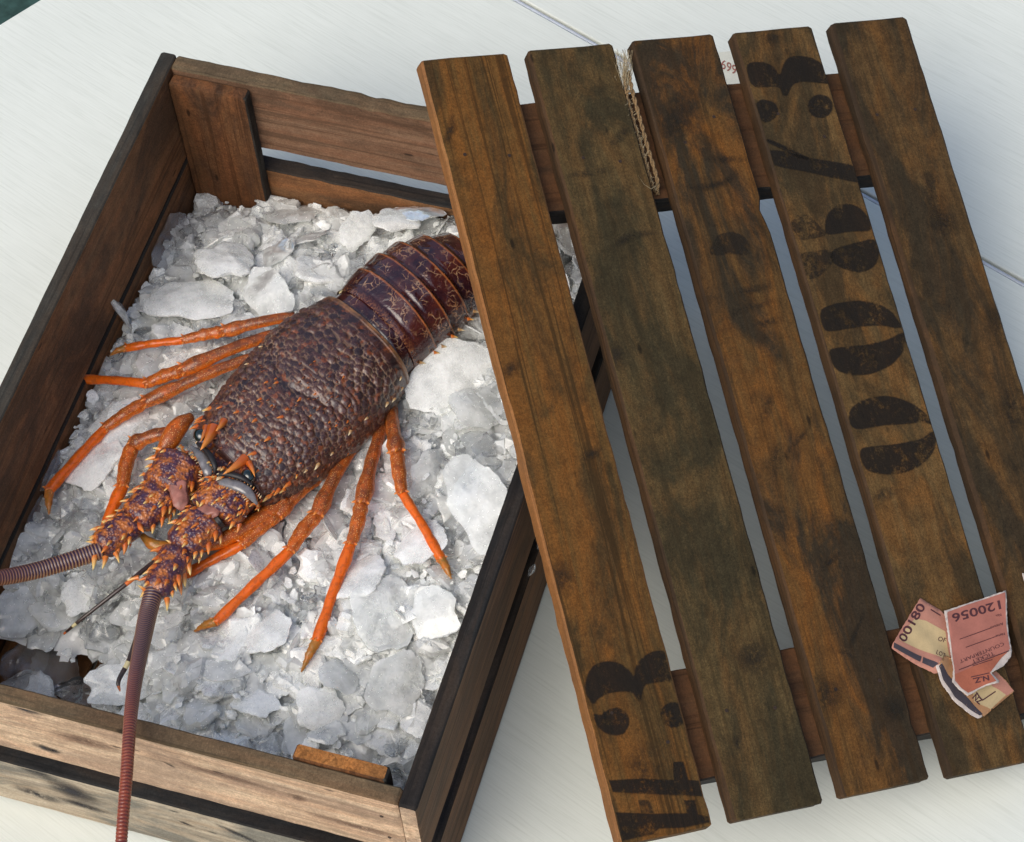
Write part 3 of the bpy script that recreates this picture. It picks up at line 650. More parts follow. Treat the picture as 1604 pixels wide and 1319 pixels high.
def mat_tail():
    m, nt, N, L, P = new_mat('tail_shell')
    v0 = coords(nt, rand=True)
    nd = N.new('ShaderNodeTexNoise'); nd.inputs['Scale'].default_value = 130; nd.inputs['Detail'].default_value = 3; L.new(v0, nd.inputs['Vector'])
    sc = N.new('ShaderNodeVectorMath'); sc.operation = 'SCALE'; sc.inputs[3].default_value = .011; L.new(nd.outputs['Color'], sc.inputs[0])
    ad = N.new('ShaderNodeVectorMath'); L.new(v0, ad.inputs[0]); L.new(sc.outputs[0], ad.inputs[1]); v = ad.outputs[0]
    vo = voro(nt, v, 150, 'DISTANCE_TO_EDGE'); n = noise_tex(nt, v0, 55, 4, .6); n2 = noise_tex(nt, v0, 600, 3, .6)
    t = attr(nt, 'seg'); sd = attr(nt, 'side')
    base = mix(nt, ramp(nt, n, [(.38, 0), (.62, 1)]), (.020, .005, .009), (.062, .014, .011))
    line = mth(nt, 'MULTIPLY', ramp(nt, vo.outputs['Distance'], [(.015, 1), (.075, 0)]), ramp(nt, noise_tex(nt, v0, 75, 3, .5), [(.44, 0), (.56, 1)]))
    line = mth(nt, 'MULTIPLY', line, ramp(nt, t, [(.30, 0), (.55, 1), (.9, .6)]))
    col = mix(nt, mth(nt, 'MULTIPLY', line, .62, True), base, mix(nt, ramp(nt, n2, [(.4, 0), (.6, 1)]), (.42, .19, .07), (.60, .40, .24)))
    blt = ramp(nt, noise_tex(nt, v0, 48, 4, .7, 1.5), [(.66, 0), (.69, 1)])
    col = mix(nt, mth(nt, 'MULTIPLY', blt, .6), col, (.45, .33, .27))
    edge = ramp(nt, t, [(.90, 0), (.955, 1)]); col = mix(nt, mth(nt, 'MULTIPLY', mth(nt, 'MULTIPLY', edge, ramp(nt, n, [(.3, .3), (.6, 1)])), .8), col, (.42, .13, .035))
    col = mix(nt, mth(nt, 'MULTIPLY', ramp(nt, sd, [(.72, 0), (1, 1)]), ramp(nt, n, [(.35, .2), (.6, .9)])), col, (.52, .17, .03))
    col = mix(nt, mth(nt, 'MULTIPLY', ramp(nt, t, [(.0, .7), (.3, .0)]), ramp(nt, n2, [(.45, 0), (.6, 1)])), col, (.30, .12, .045))
    L.new(col, P.inputs['Base Color']); P.inputs['Roughness'].default_value = .2; P.inputs['Coat Weight'].default_value = .8; P.inputs['Coat Roughness'].default_value = .06
    b = bump(nt, vo.outputs['Distance'], .35, .0015); b = bump(nt, n2, .35, .0004, b); b = bump(nt, n, .4, .002, b); L.new(b, P.inputs['Normal'])
    return m
def mat_leg(name, c1, c2, dark, light, band=.5, dots=.5):
    m, nt, N, L, P = new_mat(name)
    v = coords(nt, rand=True); n = noise_tex(nt, v, 110, 4, .6); n2 = noise_tex(nt, v, 500, 3, .6); tp = attr(nt, 'top')
    col = mix(nt, ramp(nt, n, [(.35, 0), (.65, 1)]), c1, c2)
    col = mix(nt, mth(nt, 'MULTIPLY', mth(nt, 'MULTIPLY', ramp(nt, tp, [(.45, 0), (.85, 1)]), ramp(nt, n, [(.30, .45), (.6, 1)])), band, True), col, dark)
    m2_ = noise_tex(nt, v, 260, 4, .7, .6); col = mix(nt, mth(nt, 'MULTIPLY', ramp(nt, m2_, [(.50, 0), (.60, 1)]), mth(nt, 'ADD', .25, mth(nt, 'MULTIPLY', tp, .5)), True), col, dark)
    vo = voro(nt, v, 720, rand=.7); dm = mth(nt, 'MULTIPLY', ramp(nt, vo.outputs['Distance'], [(.15, 1), (.27, 0)]), dots)
    msk = ramp(nt, tp, [(.2, 0), (.5, 1)]); col = mix(nt, mth(nt, 'MULTIPLY', dm, msk, True), col, light)
    L.new(col, P.inputs['Base Color']); P.inputs['Roughness'].default_value = .45; P.inputs['Specular IOR Level'].default_value = .25; P.inputs['Coat Weight'].default_value = .45; P.inputs['Coat Roughness'].default_value = .04
    P.inputs['Subsurface Weight'].default_value = .08; P.inputs['Subsurface Scale'].default_value = .002; P.inputs['Subsurface Radius'].default_value = (1, .4, .1)
    b = bump(nt, vo.outputs['Distance'], .45 * dots + .05, .0004); b = bump(nt, n2, .3, .0003, b); L.new(b, P.inputs['Normal'])
    return m
M['carapace'] = mat_carapace(); M['tail'] = mat_tail()
M['leg_upper'] = mat_leg('leg_brown_orange', (.74, .145, .005), (.82, .20, .010), (.13, .035, .014), (.70, .40, .16), .95, .95)
M['leg_mid'] = mat_leg('leg_spotted_orange', (.80, .15, .003), (.86, .21, .008), (.20, .045, .012), (.82, .50, .20), .8, .95)
M['leg_lower'] = mat_leg('leg_bright_orange', (.86, .13, .002), (.88, .17, .004), (.42, .075, .008), (.8, .3, .06), .45, .15)
M['leg_tip'] = mat_leg('leg_tip_amber', (.64, .16, .010), (.60, .20, .02), (.22, .13, .03), (.5, .3, .08), .6, .3)
def mat_base_shell():
    m, nt, N, L, P = new_mat('head_shell')
    v = coords(nt, rand=True); n = noise_tex(nt, v, 120, 4, .65); n2 = noise_tex(nt, v, 800, 3, .7); vo = voro(nt, v, 420)
    col = mix(nt, ramp(nt, n, [(.38, 0), (.6, 1)]), (.050, .018, .045), (.14, .038, .026))
    col = mix(nt, ramp(nt, vo.outputs['Distance'], [(.12, .9), (.28, 0)]), col, (.40, .20, .12))
    col = mix(nt, mth(nt, 'MULTIPLY', ramp(nt, n, [(.48, 0), (.62, 1)]), .85), col, (.52, .15, .018))
    L.new(col, P.inputs['Base Color']); P.inputs['Roughness'].default_value = .32; P.inputs['Coat Weight'].default_value = .4; P.inputs['Coat Roughness'].default_value = .15
    b = bump(nt, vo.outputs['Distance'], .8, .0012); b = bump(nt, n2, .4, .0004, b); L.new(b, P.inputs['Normal'])
    return m
M['head'] = mat_base_shell()
def mat_spine(name, c0, c1):
    m, nt, N, L, P = new_mat(name)
    t = attr(nt, 'tip'); col = mix(nt, ramp(nt, t, [(.25, 0), (.8, 1)]), c0, c1)
    L.new(col, P.inputs['Base Color']); P.inputs['Roughness'].default_value = .28; P.inputs['Coat Weight'].default_value = .4
    return m
M['spine_orange'] = mat_spine('orange_spine', (.50, .10, .012), (.74, .26, .045))
M['spine_yellow'] = mat_spine('yellow_tipped_spine', (.62, .16, .015), (.80, .58, .20))
M['spine_cream'] = mat_spine('cream_spine', (.45, .25, .10), (.80, .68, .42))
M['spine_dark'] = mat_spine('maroon_spine', (.10, .03, .02), (.36, .12, .04))
M['eye'] = mat_simple('black_eye', (.004, .012, .010), .06, 0, .6, .1, 100, 1.0)
M['membrane'] = mat_simple('pink_membrane', (.30, .115, .085), .45, 0, .4, .35, 120, .15)
M['collar'] = mat_simple('pearl_grey_ring', (.15, .14, .14), .18, 0, .6, .6, 110, .6)
M['hollow'] = mat_simple('dark_hollow_shade', (.012, .010, .010), .5)  # near-black: shade of the head's hollows put into the colour; brow rims share it
M['cream'] = mat_simple('cream_band', (.75, .66, .36), .35)
M['anten_dark'] = mat_simple('antennule_black', (.035, .018, .014), .3, 0, .5, .4, 300, .3)
M['orange_plain'] = mat_simple('orange_band', (.60, .14, .02), .35, 0, .5, .2, 200, .3)
def mat_flagellum():
    m, nt, N, L, P = new_mat('ringed_antenna')
    r_ = attr(nt, 'ring'); al = attr(nt, 'along'); tp = attr(nt, 'top'); v = coords(nt, rand=False); n = noise_tex(nt, v, 150, 3, .6)
    base = mix(nt, ramp(nt, tp, [(.5, 0), (.75, 1)]), (.17, .05, .022), (.045, .018, .045))
    base = mix(nt, ramp(nt, al, [(.25, 0), (.75, 1)]), base, mix(nt, ramp(nt, n, [(.4, 0), (.6, 1)]), (.15, .022, .012), (.23, .038, .014)))
    lt = mix(nt, ramp(nt, al, [(.2, 0), (.8, 1)]), (.46, .27, .13), (.32, .085, .035))
    col = mix(nt, mth(nt, 'MULTIPLY', ramp(nt, r_, [(.55, 0), (.85, 1)]), ramp(nt, tp, [(.35, 1.0), (.9, .5)])), base, lt)  # ring tan weakens toward the top: the lit side is painted in
    L.new(col, P.inputs['Base Color']); P.inputs['Roughness'].default_value = .36; P.inputs['Coat Weight'].default_value = .2
    return m
M['flag'] = mat_flagellum()

def ssin(x, p): return math.copysign(abs(x) ** p, x)

# ---- carapace: lofted rings with a bump for every wart
na, nt_ = 300, 250; LENC = .152
g = nr.uniform(0, 1, (0, 2))
rows = []
def cara_point(s, th):
    """s 0..1 rear to front, th around; returns point in the lobster frame"""
    a = s * LENC
    bc = .004 + .105 * a
    w = np.interp(a, [0, .012, .04, .07, .10, .13, .146, .152], [.0475, .0520, .0575, .0580, .0545, .0490, .0450, .041])
    ht = np.interp(a, [0, .03, .06, .085, .10, .13, .152], [.034, .0395, .0415, .0395, .040, .037, .031])
    zc = .022
    c, sn = math.cos(th), math.sin(th)
    h = ht if c > 0 else .026
    y = w * ssin(sn, .80); z = zc + h * ssin(c, .86)
    # cervical groove, a shallow V across the back
    if c > 0:
        gv = math.exp(-((a - (.083 - .35 * abs(y))) / .0035) ** 2); z -= .0022 * gv * c
        z += .0012 * math.exp(-(y / .006) ** 2) * c
    return Vector((a, bc + y, z))
base = [[cara_point(i / (na - 1), 2 * math.pi * j / nt_) for j in range(nt_)] for i in range(na)]
BA = np.array([[list(p) for p in r] for r in base])
dA = np.gradient(BA, axis=0); dT = np.roll(BA, -1, axis=1) - np.roll(BA, 1, axis=1)
NR = np.cross(dT, dA); NR /= np.linalg.norm(NR, axis=2, keepdims=True) + 1e-12
ctr = BA.mean(axis=1, keepdims=True); sgn = np.sign(((BA - ctr) * NR).sum(axis=2, keepdims=True)); NR *= sgn
# wart centres scattered on the surface
CA = np.zeros((3800, 4)); nc = 0
for k in range(32000):
    i, j = int(nr.integers(5, na - 6)), int(nr.integers(0, nt_)); p = BA[i, j]
    if p[2] < .002: continue
    st = k / 32000; rr = (.0032, .0025, .0019, .0015, .0012)[min(4, int(st * 9))] * (1.1 if p[0] < .06 else .9)
    if nc and (((CA[:nc, :3] - p) ** 2).sum(1) < ((rr + CA[:nc, 3]) * .84) ** 2).any(): continue
    CA[nc] = (*p, rr); nc += 1
    if nc >= 3800: break
CA = CA[:nc]
flatp = BA.reshape(-1, 3); F1 = np.full(len(flatp), 9.); F2 = np.full(len(flatp), 9.); RR = np.full(len(flatp), .003)
for s0 in range(0, len(flatp), 3000):
    d = np.linalg.norm(flatp[s0:s0 + 3000, None, :] - CA[None, :, :3], axis=2) / CA[None, :, 3]
    idx = np.argmin(d, axis=1); F1[s0:s0 + 3000] = d[np.arange(len(d)), idx]; RR[s0:s0 + 3000] = CA[idx, 3]
    d[np.arange(len(d)), idx] = 99; F2[s0:s0 + 3000] = d.min(axis=1)
edge = np.clip((F2 - F1), 0, 1)
CR = nr.uniform(0, 1, len(CA)); CI_ = np.zeros(len(flatp), int)
for s0 in range(0, len(flatp), 3000):
    CI_[s0:s0 + 3000] = np.argmin(np.linalg.norm(flatp[s0:s0 + 3000, None, :] - CA[None, :, :3], axis=2) / CA[None, :, 3], axis=1)
dome = np.clip(1.25 - F1 ** 2, 0, 1) ** .7 * RR * (.16 + .50 * CR[CI_] ** 1.3)
amp = np.clip(np.interp(flatp[:, 0], [0, .004, .011, .02, .15], [0, .0, .4, 1, 1]), 0, 1) * np.clip((flatp[:, 2] - .002) / .01, 0, 1)
# fringe of fine pleats along the rear rim
disp = dome * amp
for k in range(len(flatp)):
    p = flatp[k]
    if .011 > p[0] > .004 and p[2] > .01: disp[k] += .0006 * (0.5 + .5 * math.sin(p[1] * 1900)); 
    if p[0] < .0035: disp[k] += .0012
newp = flatp + NR.reshape(-1, 3) * disp[:, None]
faces = [(i * nt_ + j, i * nt_ + (j + 1) % nt_, (i + 1) * nt_ + (j + 1) % nt_, (i + 1) * nt_ + j) for i in range(na - 1) for j in range(nt_)]
faces.append(tuple(range(nt_))); o0 = (na - 1) * nt_; faces.append(tuple(o0 + j for j in reversed(range(nt_))))
rimv = np.clip(1 - flatp[:, 0] / .005, 0, 1) * .8 + np.clip((.024 - flatp[:, 2]) / .01, 0, 1) * .7 * np.interp(flatp[:, 0], [0, .06, .15], [.4, .7, 1])
ey = np.where(flatp[:, 0] < .011, .5, edge)
car = obj('carapace', newp, faces, M['carapace'], lob, smooth=True, attrs={'edge': np.where((flatp[:, 0] < .011) | (flatp[:, 0] > .1465), .5, np.clip(np.minimum((F2 - F1) * .8, 1.25 - F1), 0, 1)), 'front': flatp[:, 0] / LENC, 'cell': CR[CI_], 'rim': np.clip(rimv, 0, 1)})
fix_normals(car)
car['label'] = 'warty brown purple back shell'
bvh = BVHTree.FromPolygons([LOB @ Vector(p) for p in newp], faces)

# ---- tail segments
def tail_seg(a0, a1, b0, b1, w0, w1, t0, t1, zb, idx, orange=0):
    """one ring of the tail from a0 (front) to a1 (rear), flaring over the next"""
    n1, n2 = 22, 90; V = []; A1 = []; A2 = []
    for i in range(n1 + 4):
        t = min(1, i / (n1 - 1)); inner = max(0, i - n1 + 1)
        a = a0 + (a1 - a0) * t + inner * .0012
        w = w0 + (w1 - w0) * t + .0004 * math.sin(t * math.pi) + .0009 * t - inner * .0008; ht = t0 + (t1 - t0) * t + .0013 * t ** 2 - .0008 * math.exp(-((t - .32) / .07) ** 2) - inner * .0009
        b = b0 + (b1 - b0) * t
        for j in range(n2):
            th = (j / (n2 - 1) * 2 - 1) * 2.02
            c, sn = math.cos(th), math.sin(th)
            y = w * ssin(math.sin(min(1.57, abs(th))), .88) * (1 if th > 0 else -1); z = zb + (ht - zb) * ssin(c, .9) if c > 0 else zb + .024 * c * 1.2
            if abs(th) > 1.57: y *= 1 - .22 * (abs(th) - 1.57)
            # side plates run out into a point toward the rear
            aa = a - .009 * max(0, abs(th) - 1.35) * t
            V.append((aa, b + y, z + .0005 * noise.noise(Vector((a * 160, y * 160, idx))))); A1.append(t if not inner else 1); A2.append(abs(th) / 2.02)
    F = [(i * n2 + j, i * n2 + j + 1, (i + 1) * n2 + j + 1, (i + 1) * n2 + j) for i in range(n1 + 3) for j in range(n2 - 1)]
    o = obj('tail_segment', V, F, M['tail'], lob, smooth=True, attrs={'seg': A1, 'side': A2}); fix_normals(o)
    return o
tail_seg(.004, -.014, .004, .002, .0440, .0430, .0530, .0535, .020, 1)
tail_seg(-.011, -.034, .002, .000, .0452, .0465, .0565, .0600, .020, 2)
tail_seg(-.031, -.053, .000, -.001, .0455, .0460, .0590, .0605, .020, 3)
tail_seg(-.050, -.072, -.001, -.001, .0445, .0435, .0595, .0585, .020, 4)
tail_seg(-.069, -.091, -.001, .001, .0415, .0390, .0570, .0530, .019, 5)
tail_seg(-.088, -.110, .001, .004, .0370, .0320, .0520, .0420, .018, 6)
# tail fan, folded down behind the last ring (under the lid)
def fan_blade(ang, ln, wd):
    V = []; F = []; n1, n2 = 9, 7
    for i in range(n1):
        t = i / (n1 - 1)
        for j in range(n2):
            s = j / (n2 - 1) * 2 - 1; w = wd * (.35 + .65 * math.sin(min(1, t * 1.25) * 1.45)) * (1 if t < .8 else (1 - ((t - .8) / .2) ** 2 * .5))
            x = -ln * t; y = s * w
            V.append((-.106 + x * math.cos(ang) - y * math.sin(ang), .004 + x * math.sin(ang) + y * math.cos(ang), .036 - .022 * t - .003 * s * s - .002 * abs(ang)))
    for i in range(n1 - 1):
        for j in range(n2 - 1): a = i * n2 + j; F.append((a, a + 1, a + n2 + 1, a + n2))
    o = obj('tail_fan_blade', V, F, M['tail'], lob, smooth=True, attrs={'seg': [.5 + .5 * (k // n2) / (n1 - 1) for k in range(len(V))], 'side': [.4] * len(V)})
    md = o.modifiers.new('thickness', 'SOLIDIFY'); md.thickness = .0018
for an, ln, wd in ((0, .042, .015), (.5, .040, .015), (-.5, .040, .015), (.95, .034, .014), (-.95, .034, .014)): fan_blade(an, ln, wd)

# ---- tubes
def curve_pts(P, n):
    """Catmull-Rom through P (list of Vector)"""
    P = [P[0] * 2 - P[1]] + list(P) + [P[-1] * 2 - P[-2]]; out = []
    m = len(P) - 3
    for k in range(n):
        u = k / (n - 1) * m; i = min(int(u), m - 1); t = u - i; a, b, c, d = P[i:i + 4]
        out.append(.5 * ((2 * b) + (c - a) * t + (2 * a - 5 * b + 4 * c - d) * t * t + (3 * b - 3 * c + d - a) * t ** 3))
    return out
def tube(name, pts, rad, mats, parent, n=14, seg=24, up=Vector((0, 0, 1)), flat=1.0, rfun=None, attrs=None, mi=None, raw=False, seed=0, rough=.0):
    Q = curve_pts(pts, seg) if not raw else pts; V = []; top = []; al = []; rg = []; m = len(Q)
    for i, p in enumerate(Q):
        t = i / (m - 1); tan = (Q[min(i + 1, m - 1)] - Q[max(i - 1, 0)]).normalized(); sd = tan.cross(up).normalized(); u2 = sd.cross(tan)
        r = float(np.interp(t, [k / (len(rad) - 1) for k in range(len(rad))], rad)); ring = 0
        if rfun: r, ring = rfun(t, r, i)
        for j in range(n):
            th = 2 * math.pi * j / n; rr = r
            if rough: rr += rough * noise.noise(Vector((i * .35, math.cos(th) * 1.6 + seed, math.sin(th) * 1.6)))
            V.append(p + sd * math.cos(th) * rr + u2 * math.sin(th) * rr * flat); top.append(.5 + .5 * math.sin(th)); al.append(t); rg.append(ring)
    F = [(i * n + j, i * n + (j + 1) % n, (i + 1) * n + (j + 1) % n, (i + 1) * n + j) for i in range(m - 1) for j in range(n)]
    F.append(tuple(range(n))); F.append(tuple((m - 1) * n + j for j in reversed(range(n))))
    o = obj(name, V, F, mats, parent, mi, True, None, {'top': top, 'along': al, 'ring': rg}); fix_normals(o)
    return o

def iz(px, py, z0=.09):
    """height of the ice surface seen at this place"""
    for _ in range(4):
        l = CMI @ at(px, py, z0); z0 = ice_z(min(max(l.x, .02), .38), min(max(-l.y, .02), .55))
    return z0

SPM = {}
def spine_mesh(key, bend=.25):
    V = []; F = []; A = []; n, m = 8, 6
    for i in range(m):
        t = i / m; r = .36 * (1 - t) ** .8
        for j in range(n): V.append((r * math.cos(6.283 * j / n) + bend * t * t, r * math.sin(6.283 * j / n), t)); A.append(t)
    V.append((bend, 0, 1)); A.append(1)
    for i in range(m - 1):
        for j in range(n): F.append((i * n + j, i * n + (j + 1) % n, (i + 1) * n + (j + 1) % n, (i + 1) * n + j))
    for j in range(n): F.append(((m - 1) * n + j, (m - 1) * n + (j + 1) % n, m * n))
    me = bpy.data.meshes.new('spine'); me.from_pydata(V, [], F); me.materials.append(M[key])
    a = me.attributes.new('tip', 'FLOAT', 'POINT'); a.data.foreach_set('value', A)
    me.polygons.foreach_set('use_smooth', [True] * len(me.polygons)); me.update(); return me
def spine(parent, p, d, ln, key, wide=1.0, lean=None):
    """p, d in the lobster frame"""
    if key not in SPM: SPM[key] = spine_mesh(key)
    o = bpy.data.objects.new('spine', SPM[key]); C.objects.link(o); o.parent = parent
    Z = Vector(d).normalized(); X = (Vector(lean) if lean else Vector((1, 0, .0)));
    X = (X - Z * X.dot(Z)).normalized(); Y = Z.cross(X)
    mm = frame(Vector(p) - Z * ln * .12, X, Y, Z) @ Matrix.Diagonal((ln * wide, ln * wide, ln, 1)); o.matrix_local = mm
    return o
def surf(px, py, tree=bvh):
    o_, d_ = ray(px, py); h = tree.ray_cast(o_, d_)
    if h[0] is None: return None, None
    nrm = h[1] if h[1].dot(d_) < 0 else -h[1]
    return LOBI @ h[0], (LOBI.to_3x3() @ nrm).normalized()

# ---- legs
def leg(side, pts, zs, radii, nm='leg', extra=()):
    """pts: photo positions of hip, knee, wrist, ankle, tip; zs: heights above the table"""
    W = [lp(x, y, z) for (x, y), z in zip(pts, zs)]
    mats = [M['leg_upper'], M['leg_mid'], M['leg_lower'], M['leg_tip']]
    root = None
    for k in range(len(W) - 1):
        a, b = W[k], W[k + 1]; r0, r1 = radii[k][0] * .88, radii[k][1] * .88; d = (b - a); mid = (a + b) / 2
        bow = Vector((0, 0, .0025 if k == 0 else .001)) + d.cross(Vector((0, 0, 1))).normalized() * rng.uniform(-.0012, .0012)
        if k == len(W) - 2: bow = Vector((0, 0, .0018))
        if k < len(W) - 2: b2 = b + d.normalized() * r1 * .35
        else: b2 = b
        prof = {0: [r0 * .8, r0 * .97, r0, (r0 + r1) / 2, r1 * .92, r1 * 1.28, r1 * .95], 1: [r0 * .78, r0 * 1.14, r0 * .98, r0 * 1.1, (r0 + r1) / 2, r1 * 1.08, r1 * .85], 2: [r0 * .85, r0 * 1.05, r0 * .88, (r0 + r1) / 2, r1 * .95, r1 * 1.2, r1 * 1.0], 3: [r0, r0 * .92, r0 * .75, r0 * .45, r0 * .10]}[min(k, 3)]
        o = tube(nm if k == 0 else ('leg_tip' if k == len(W) - 2 and k > 1 else 'leg_segment'), [a, mid + bow, b2], prof, mats[min(k, 3)], root or lob, 14, 26, flat=.92, rough=.0007, seed=rng.random() * 50)
        if k == 0: root = o
        dn = d.normalized(); sd = dn.cross(Vector((0, 0, 1))).normalized()
        if k < len(W) - 2:
            # knobs round the joint
            for s_ in (-1, 1):
                spine(root if k else o, b + sd * s_ * r1 * .75 + Vector((0, 0, r1 * .35)), sd * s_ + Vector((0, 0, .6)) + dn * .5, r1 * .9, 'spine_orange', 1.1)
            spine(root, b + Vector((0, 0, r1 * .75)), dn + Vector((0, 0, .5)), r1 * .9, 'spine_orange', 1.1)
    # bristles on the last joint, one joined mesh
    a, b = W[-2], W[-1]; V = []; F = []
    for k in range(26):
        t = rng.uniform(.1, .95); p = a.lerp(b, t) + Vector((0, 0, .0015 * math.sin(t * 3.1))); dn = (b - a).normalized(); sd = dn.cross(Vector((0, 0, 1))).normalized()
        dd = (sd * rng.choice((-1, 1)) * rng.uniform(.5, 1) + Vector((0, 0, rng.uniform(-.2, .6))) + dn * .5).normalized(); r = radii[-1][0] * (1 - t * .8)
        s0 = p + dd * r * .7; e = p + dd * (r + .0022); q = dn * .00025; i = len(V); V += [s0 - q, s0 + q, s0 + Vector((0, 0, .0003)), e]; F += [(i, i + 1, i + 3), (i + 1, i + 2, i + 3), (i + 2, i, i + 3)]
    bo = obj('bristles', V, F, M['leg_tip'], root, attrs={'top': [.9] * len(V)}); bo['kind'] = 'stuff'
    return root
mm = .001
def Zs(pts, hip=.100, knee=.012, low=0.0):
    out = [hip]
    for k, (x, y) in enumerate(pts[1:]):
        out.append(iz(x, y) + [knee + .006, knee * .9 + .006, .012 + low, .009 + low][min(k, 3)])
    return out
def mkleg(pts, radii, **k):
    return leg(0, pts, Zs(pts, **k), radii)
mkleg([(462, 495), (352, 519), (288, 533), (198, 545), (172, 557)], [(.0052, .0056), (.0054, .0044), (.0038, .0036), (.0036, .001)], hip=.098, knee=.018, low=.010)
mkleg([(440, 520), (287, 580), (230, 601), (128, 594), (117, 590)], [(.0054, .0064), (.0060, .0050), (.0044, .0040), (.0040, .001)], hip=.098, knee=.018)
mkleg([(400, 558), (228, 630), (166, 670), (77, 768), (77, 806)], [(.0052, .0058), (.0056, .0048), (.0046, .0046), (.0044, .001)], hip=.096, knee=.016)
mkleg([(272, 678), (208, 697), (192, 762), (152, 858)], [(.0060, .0062), (.0064, .0056), (.0058, .0040)], hip=.100, knee=.016)
mkleg([(500, 748), (436, 806), (380, 853), (290, 900), (270, 908)], [(.0054, .0060), (.0056, .0050), (.0046, .0040), (.0036, .001)], hip=.098, knee=.014)
mkleg([(556, 695), (497, 806), (455, 862), (338, 974), (304, 989)], [(.0058, .0062), (.0062, .0052), (.0050, .0040), (.0042, .001)], hip=.098, knee=.016)
mkleg([(600, 662), (567, 788), (550, 852), (497, 1003), (472, 1053)], [(.0054, .0062), (.0060, .0050), (.0052, .0044), (.0044, .001)], hip=.098, knee=.016)
mkleg([(614, 636), (622, 708), (630, 772), (692, 876), (707, 907)], [(.0056, .0066), (.0060, .0050), (.0042, .0040), (.0040, .001)], hip=.098, knee=.016)

# ---- head mass below the eyes
def blob(name, P0, P1, w0, w1, h0, h1, mat, parent=lob, n=26, seg=18, rough=.0012, seed=0, pw=.85):
    V = []
    d = (P1 - P0); dn = d.normalized(); sd = Vector((0, 0, 1)).cross(dn).normalized(); up = dn.cross(sd)
    for i in range(seg):
        t = i / (seg - 1); e = min(1, (t * 6) ** .5, ((1 - t) * 6 + .02) ** .5)
        w = (w0 + (w1 - w0) * t) * e; h = (h0 + (h1 - h0) * t) * e; p = P0 + d * t
        for j in range(n):
            th = 2 * math.pi * j / n; rr = 1 + rough * 60 * noise.noise(Vector((t * 5, math.cos(th) * 2 + seed, math.sin(th) * 2)))
            V.append(p + sd * ssin(math.cos(th), pw) * w * rr + up * ssin(math.sin(th), pw) * h * rr)
    F = [(i * n + j, i * n + (j + 1) % n, (i + 1) * n + (j + 1) % n, (i + 1) * n + j) for i in range(seg - 1) for j in range(n)]
    F.append(tuple(range(n))); F.append(tuple((seg - 1) * n + j for j in reversed(range(n))))
    o = obj(name, V, F, mat, parent, None, True, None, {'top': [.5] * len(V), 'along': [0] * len(V), 'ring': [0] * len(V)}); fix_normals(o); return o
blob('head', Vector((.130, .0165, .020)), Vector((.192, .026, .018)), .036, .026, .022, .014, M['head'], seed=1)
# mouthparts and cheek edges in orange
def strip_leg(pts, zs, r, mat='leg_mid', nm='mouthpart'):
    return tube(nm, [lp(x, y, z) for (x, y), z in zip(pts, zs)], r, M[mat], lob, 14, 26, rough=.0006, seed=3)
strip_leg([(300, 652), (277, 672), (258, 705), (243, 738)], [.118, .122, .118, .108], [.003, .0072, .0078, .0055, .002], 'leg_mid')
strip_leg([(448, 782), (405, 815), (350, 845), (305, 858)], [.104, .104, .104, .102], [.006, .0066, .006, .005], 'leg_mid')
strip_leg([(300, 856), (262, 858), (238, 852), (222, 838)], [.100, .102, .104, .106], [.005, .005, .0045, .002], 'leg_tip')
strip_leg([(243, 738), (240, 765), (246, 790)], [.108, .106, .104], [.004, .004, .003], 'leg_lower')

# ---- antennal bases: three jointed blocks a side
def pixblob(name, a, b, za, zb_, w0, w1, h0, h1, mat='head', seed=0):
    return blob(name, lp(*a, za), lp(*b, zb_), w0, w1, h0, h1, M[mat], seed=seed)
BL = []
BL.append(pixblob('antenna_base', (372, 752), (330, 812), .122, .122, .0225, .0205, .016, .014, seed=4))
BL.append(pixblob('antenna_base', (330, 805), (276, 866), .121, .119, .0172, .0140, .013, .0115, seed=5))
BL.append(pixblob('antenna_base', (284, 855), (240, 935), .119, .121, .0130, .0108, .0105, .010, seed=6))
BL.append(pixblob('antenna_base', (292, 715), (252, 775), .122, .122, .0190, .0190, .016, .014, seed=7))
BL.append(pixblob('antenna_base', (262, 765), (205, 822), .121, .119, .0168, .0135, .013, .0115, seed=8))
BL.append(pixblob('antenna_base', (214, 812), (150, 862), .119, .121, .0128, .0108, .0105, .010, seed=9))
# spines all over the bases
def scatter_spines(o, count, key_w, lo, hi, seed, fwd):
    q = random.Random(seed); me = o.data; vs = [v for v in me.vertices if v.normal.z > -.05 or abs(v.normal.y) > .8]
    got = []
    for _ in range(count * 30):
        v = q.choice(vs)
        if any((v.co - g_).length < .0052 for g_ in got): continue
        if (LOB @ v.co).z < .104: continue
        got.append(v.co.copy()); side_ = abs(v.normal.z) < .45
        ln = q.uniform(lo, hi) * (1.35 if side_ else 1)
        d = v.normal * (1.0 if side_ else .75) + fwd * .75
        spine(o, v.co, d, ln, q.choices(['spine_yellow', 'spine_orange'], key_w)[0], q.uniform(.7, .95), lean=fwd)
        if len(got) >= count: break
for k, o in enumerate(BL):
    fw = (lp(240, 935, .12) - lp(372, 752, .12)).normalized() if k < 3 else (lp(150, 862, .12) - lp(292, 715, .12)).normalized()
    scatter_spines(o, [22, 24, 26, 16, 24, 26][k], (.6, .4), .0040, .0075, 60 + k, fw)
# big yellow spines where the whips leave the bases
for px, py, dx, dy in ((228, 925, -8, -8), (262, 940, 3, 18), (255, 915, 6, 12), (150, 850, -16, -4), (165, 875, -2, 18), (148, 870, 2, 24), (182, 868, 8, 14), (215, 905, -16, 2)):
    a, b = lp(px, py, .124), lp(px + dx, py + dy, .124); spine(lob, a, b - a, max(.009, (b - a).length * 1.1), 'spine_yellow', .62, lean=(1, 0, 0))

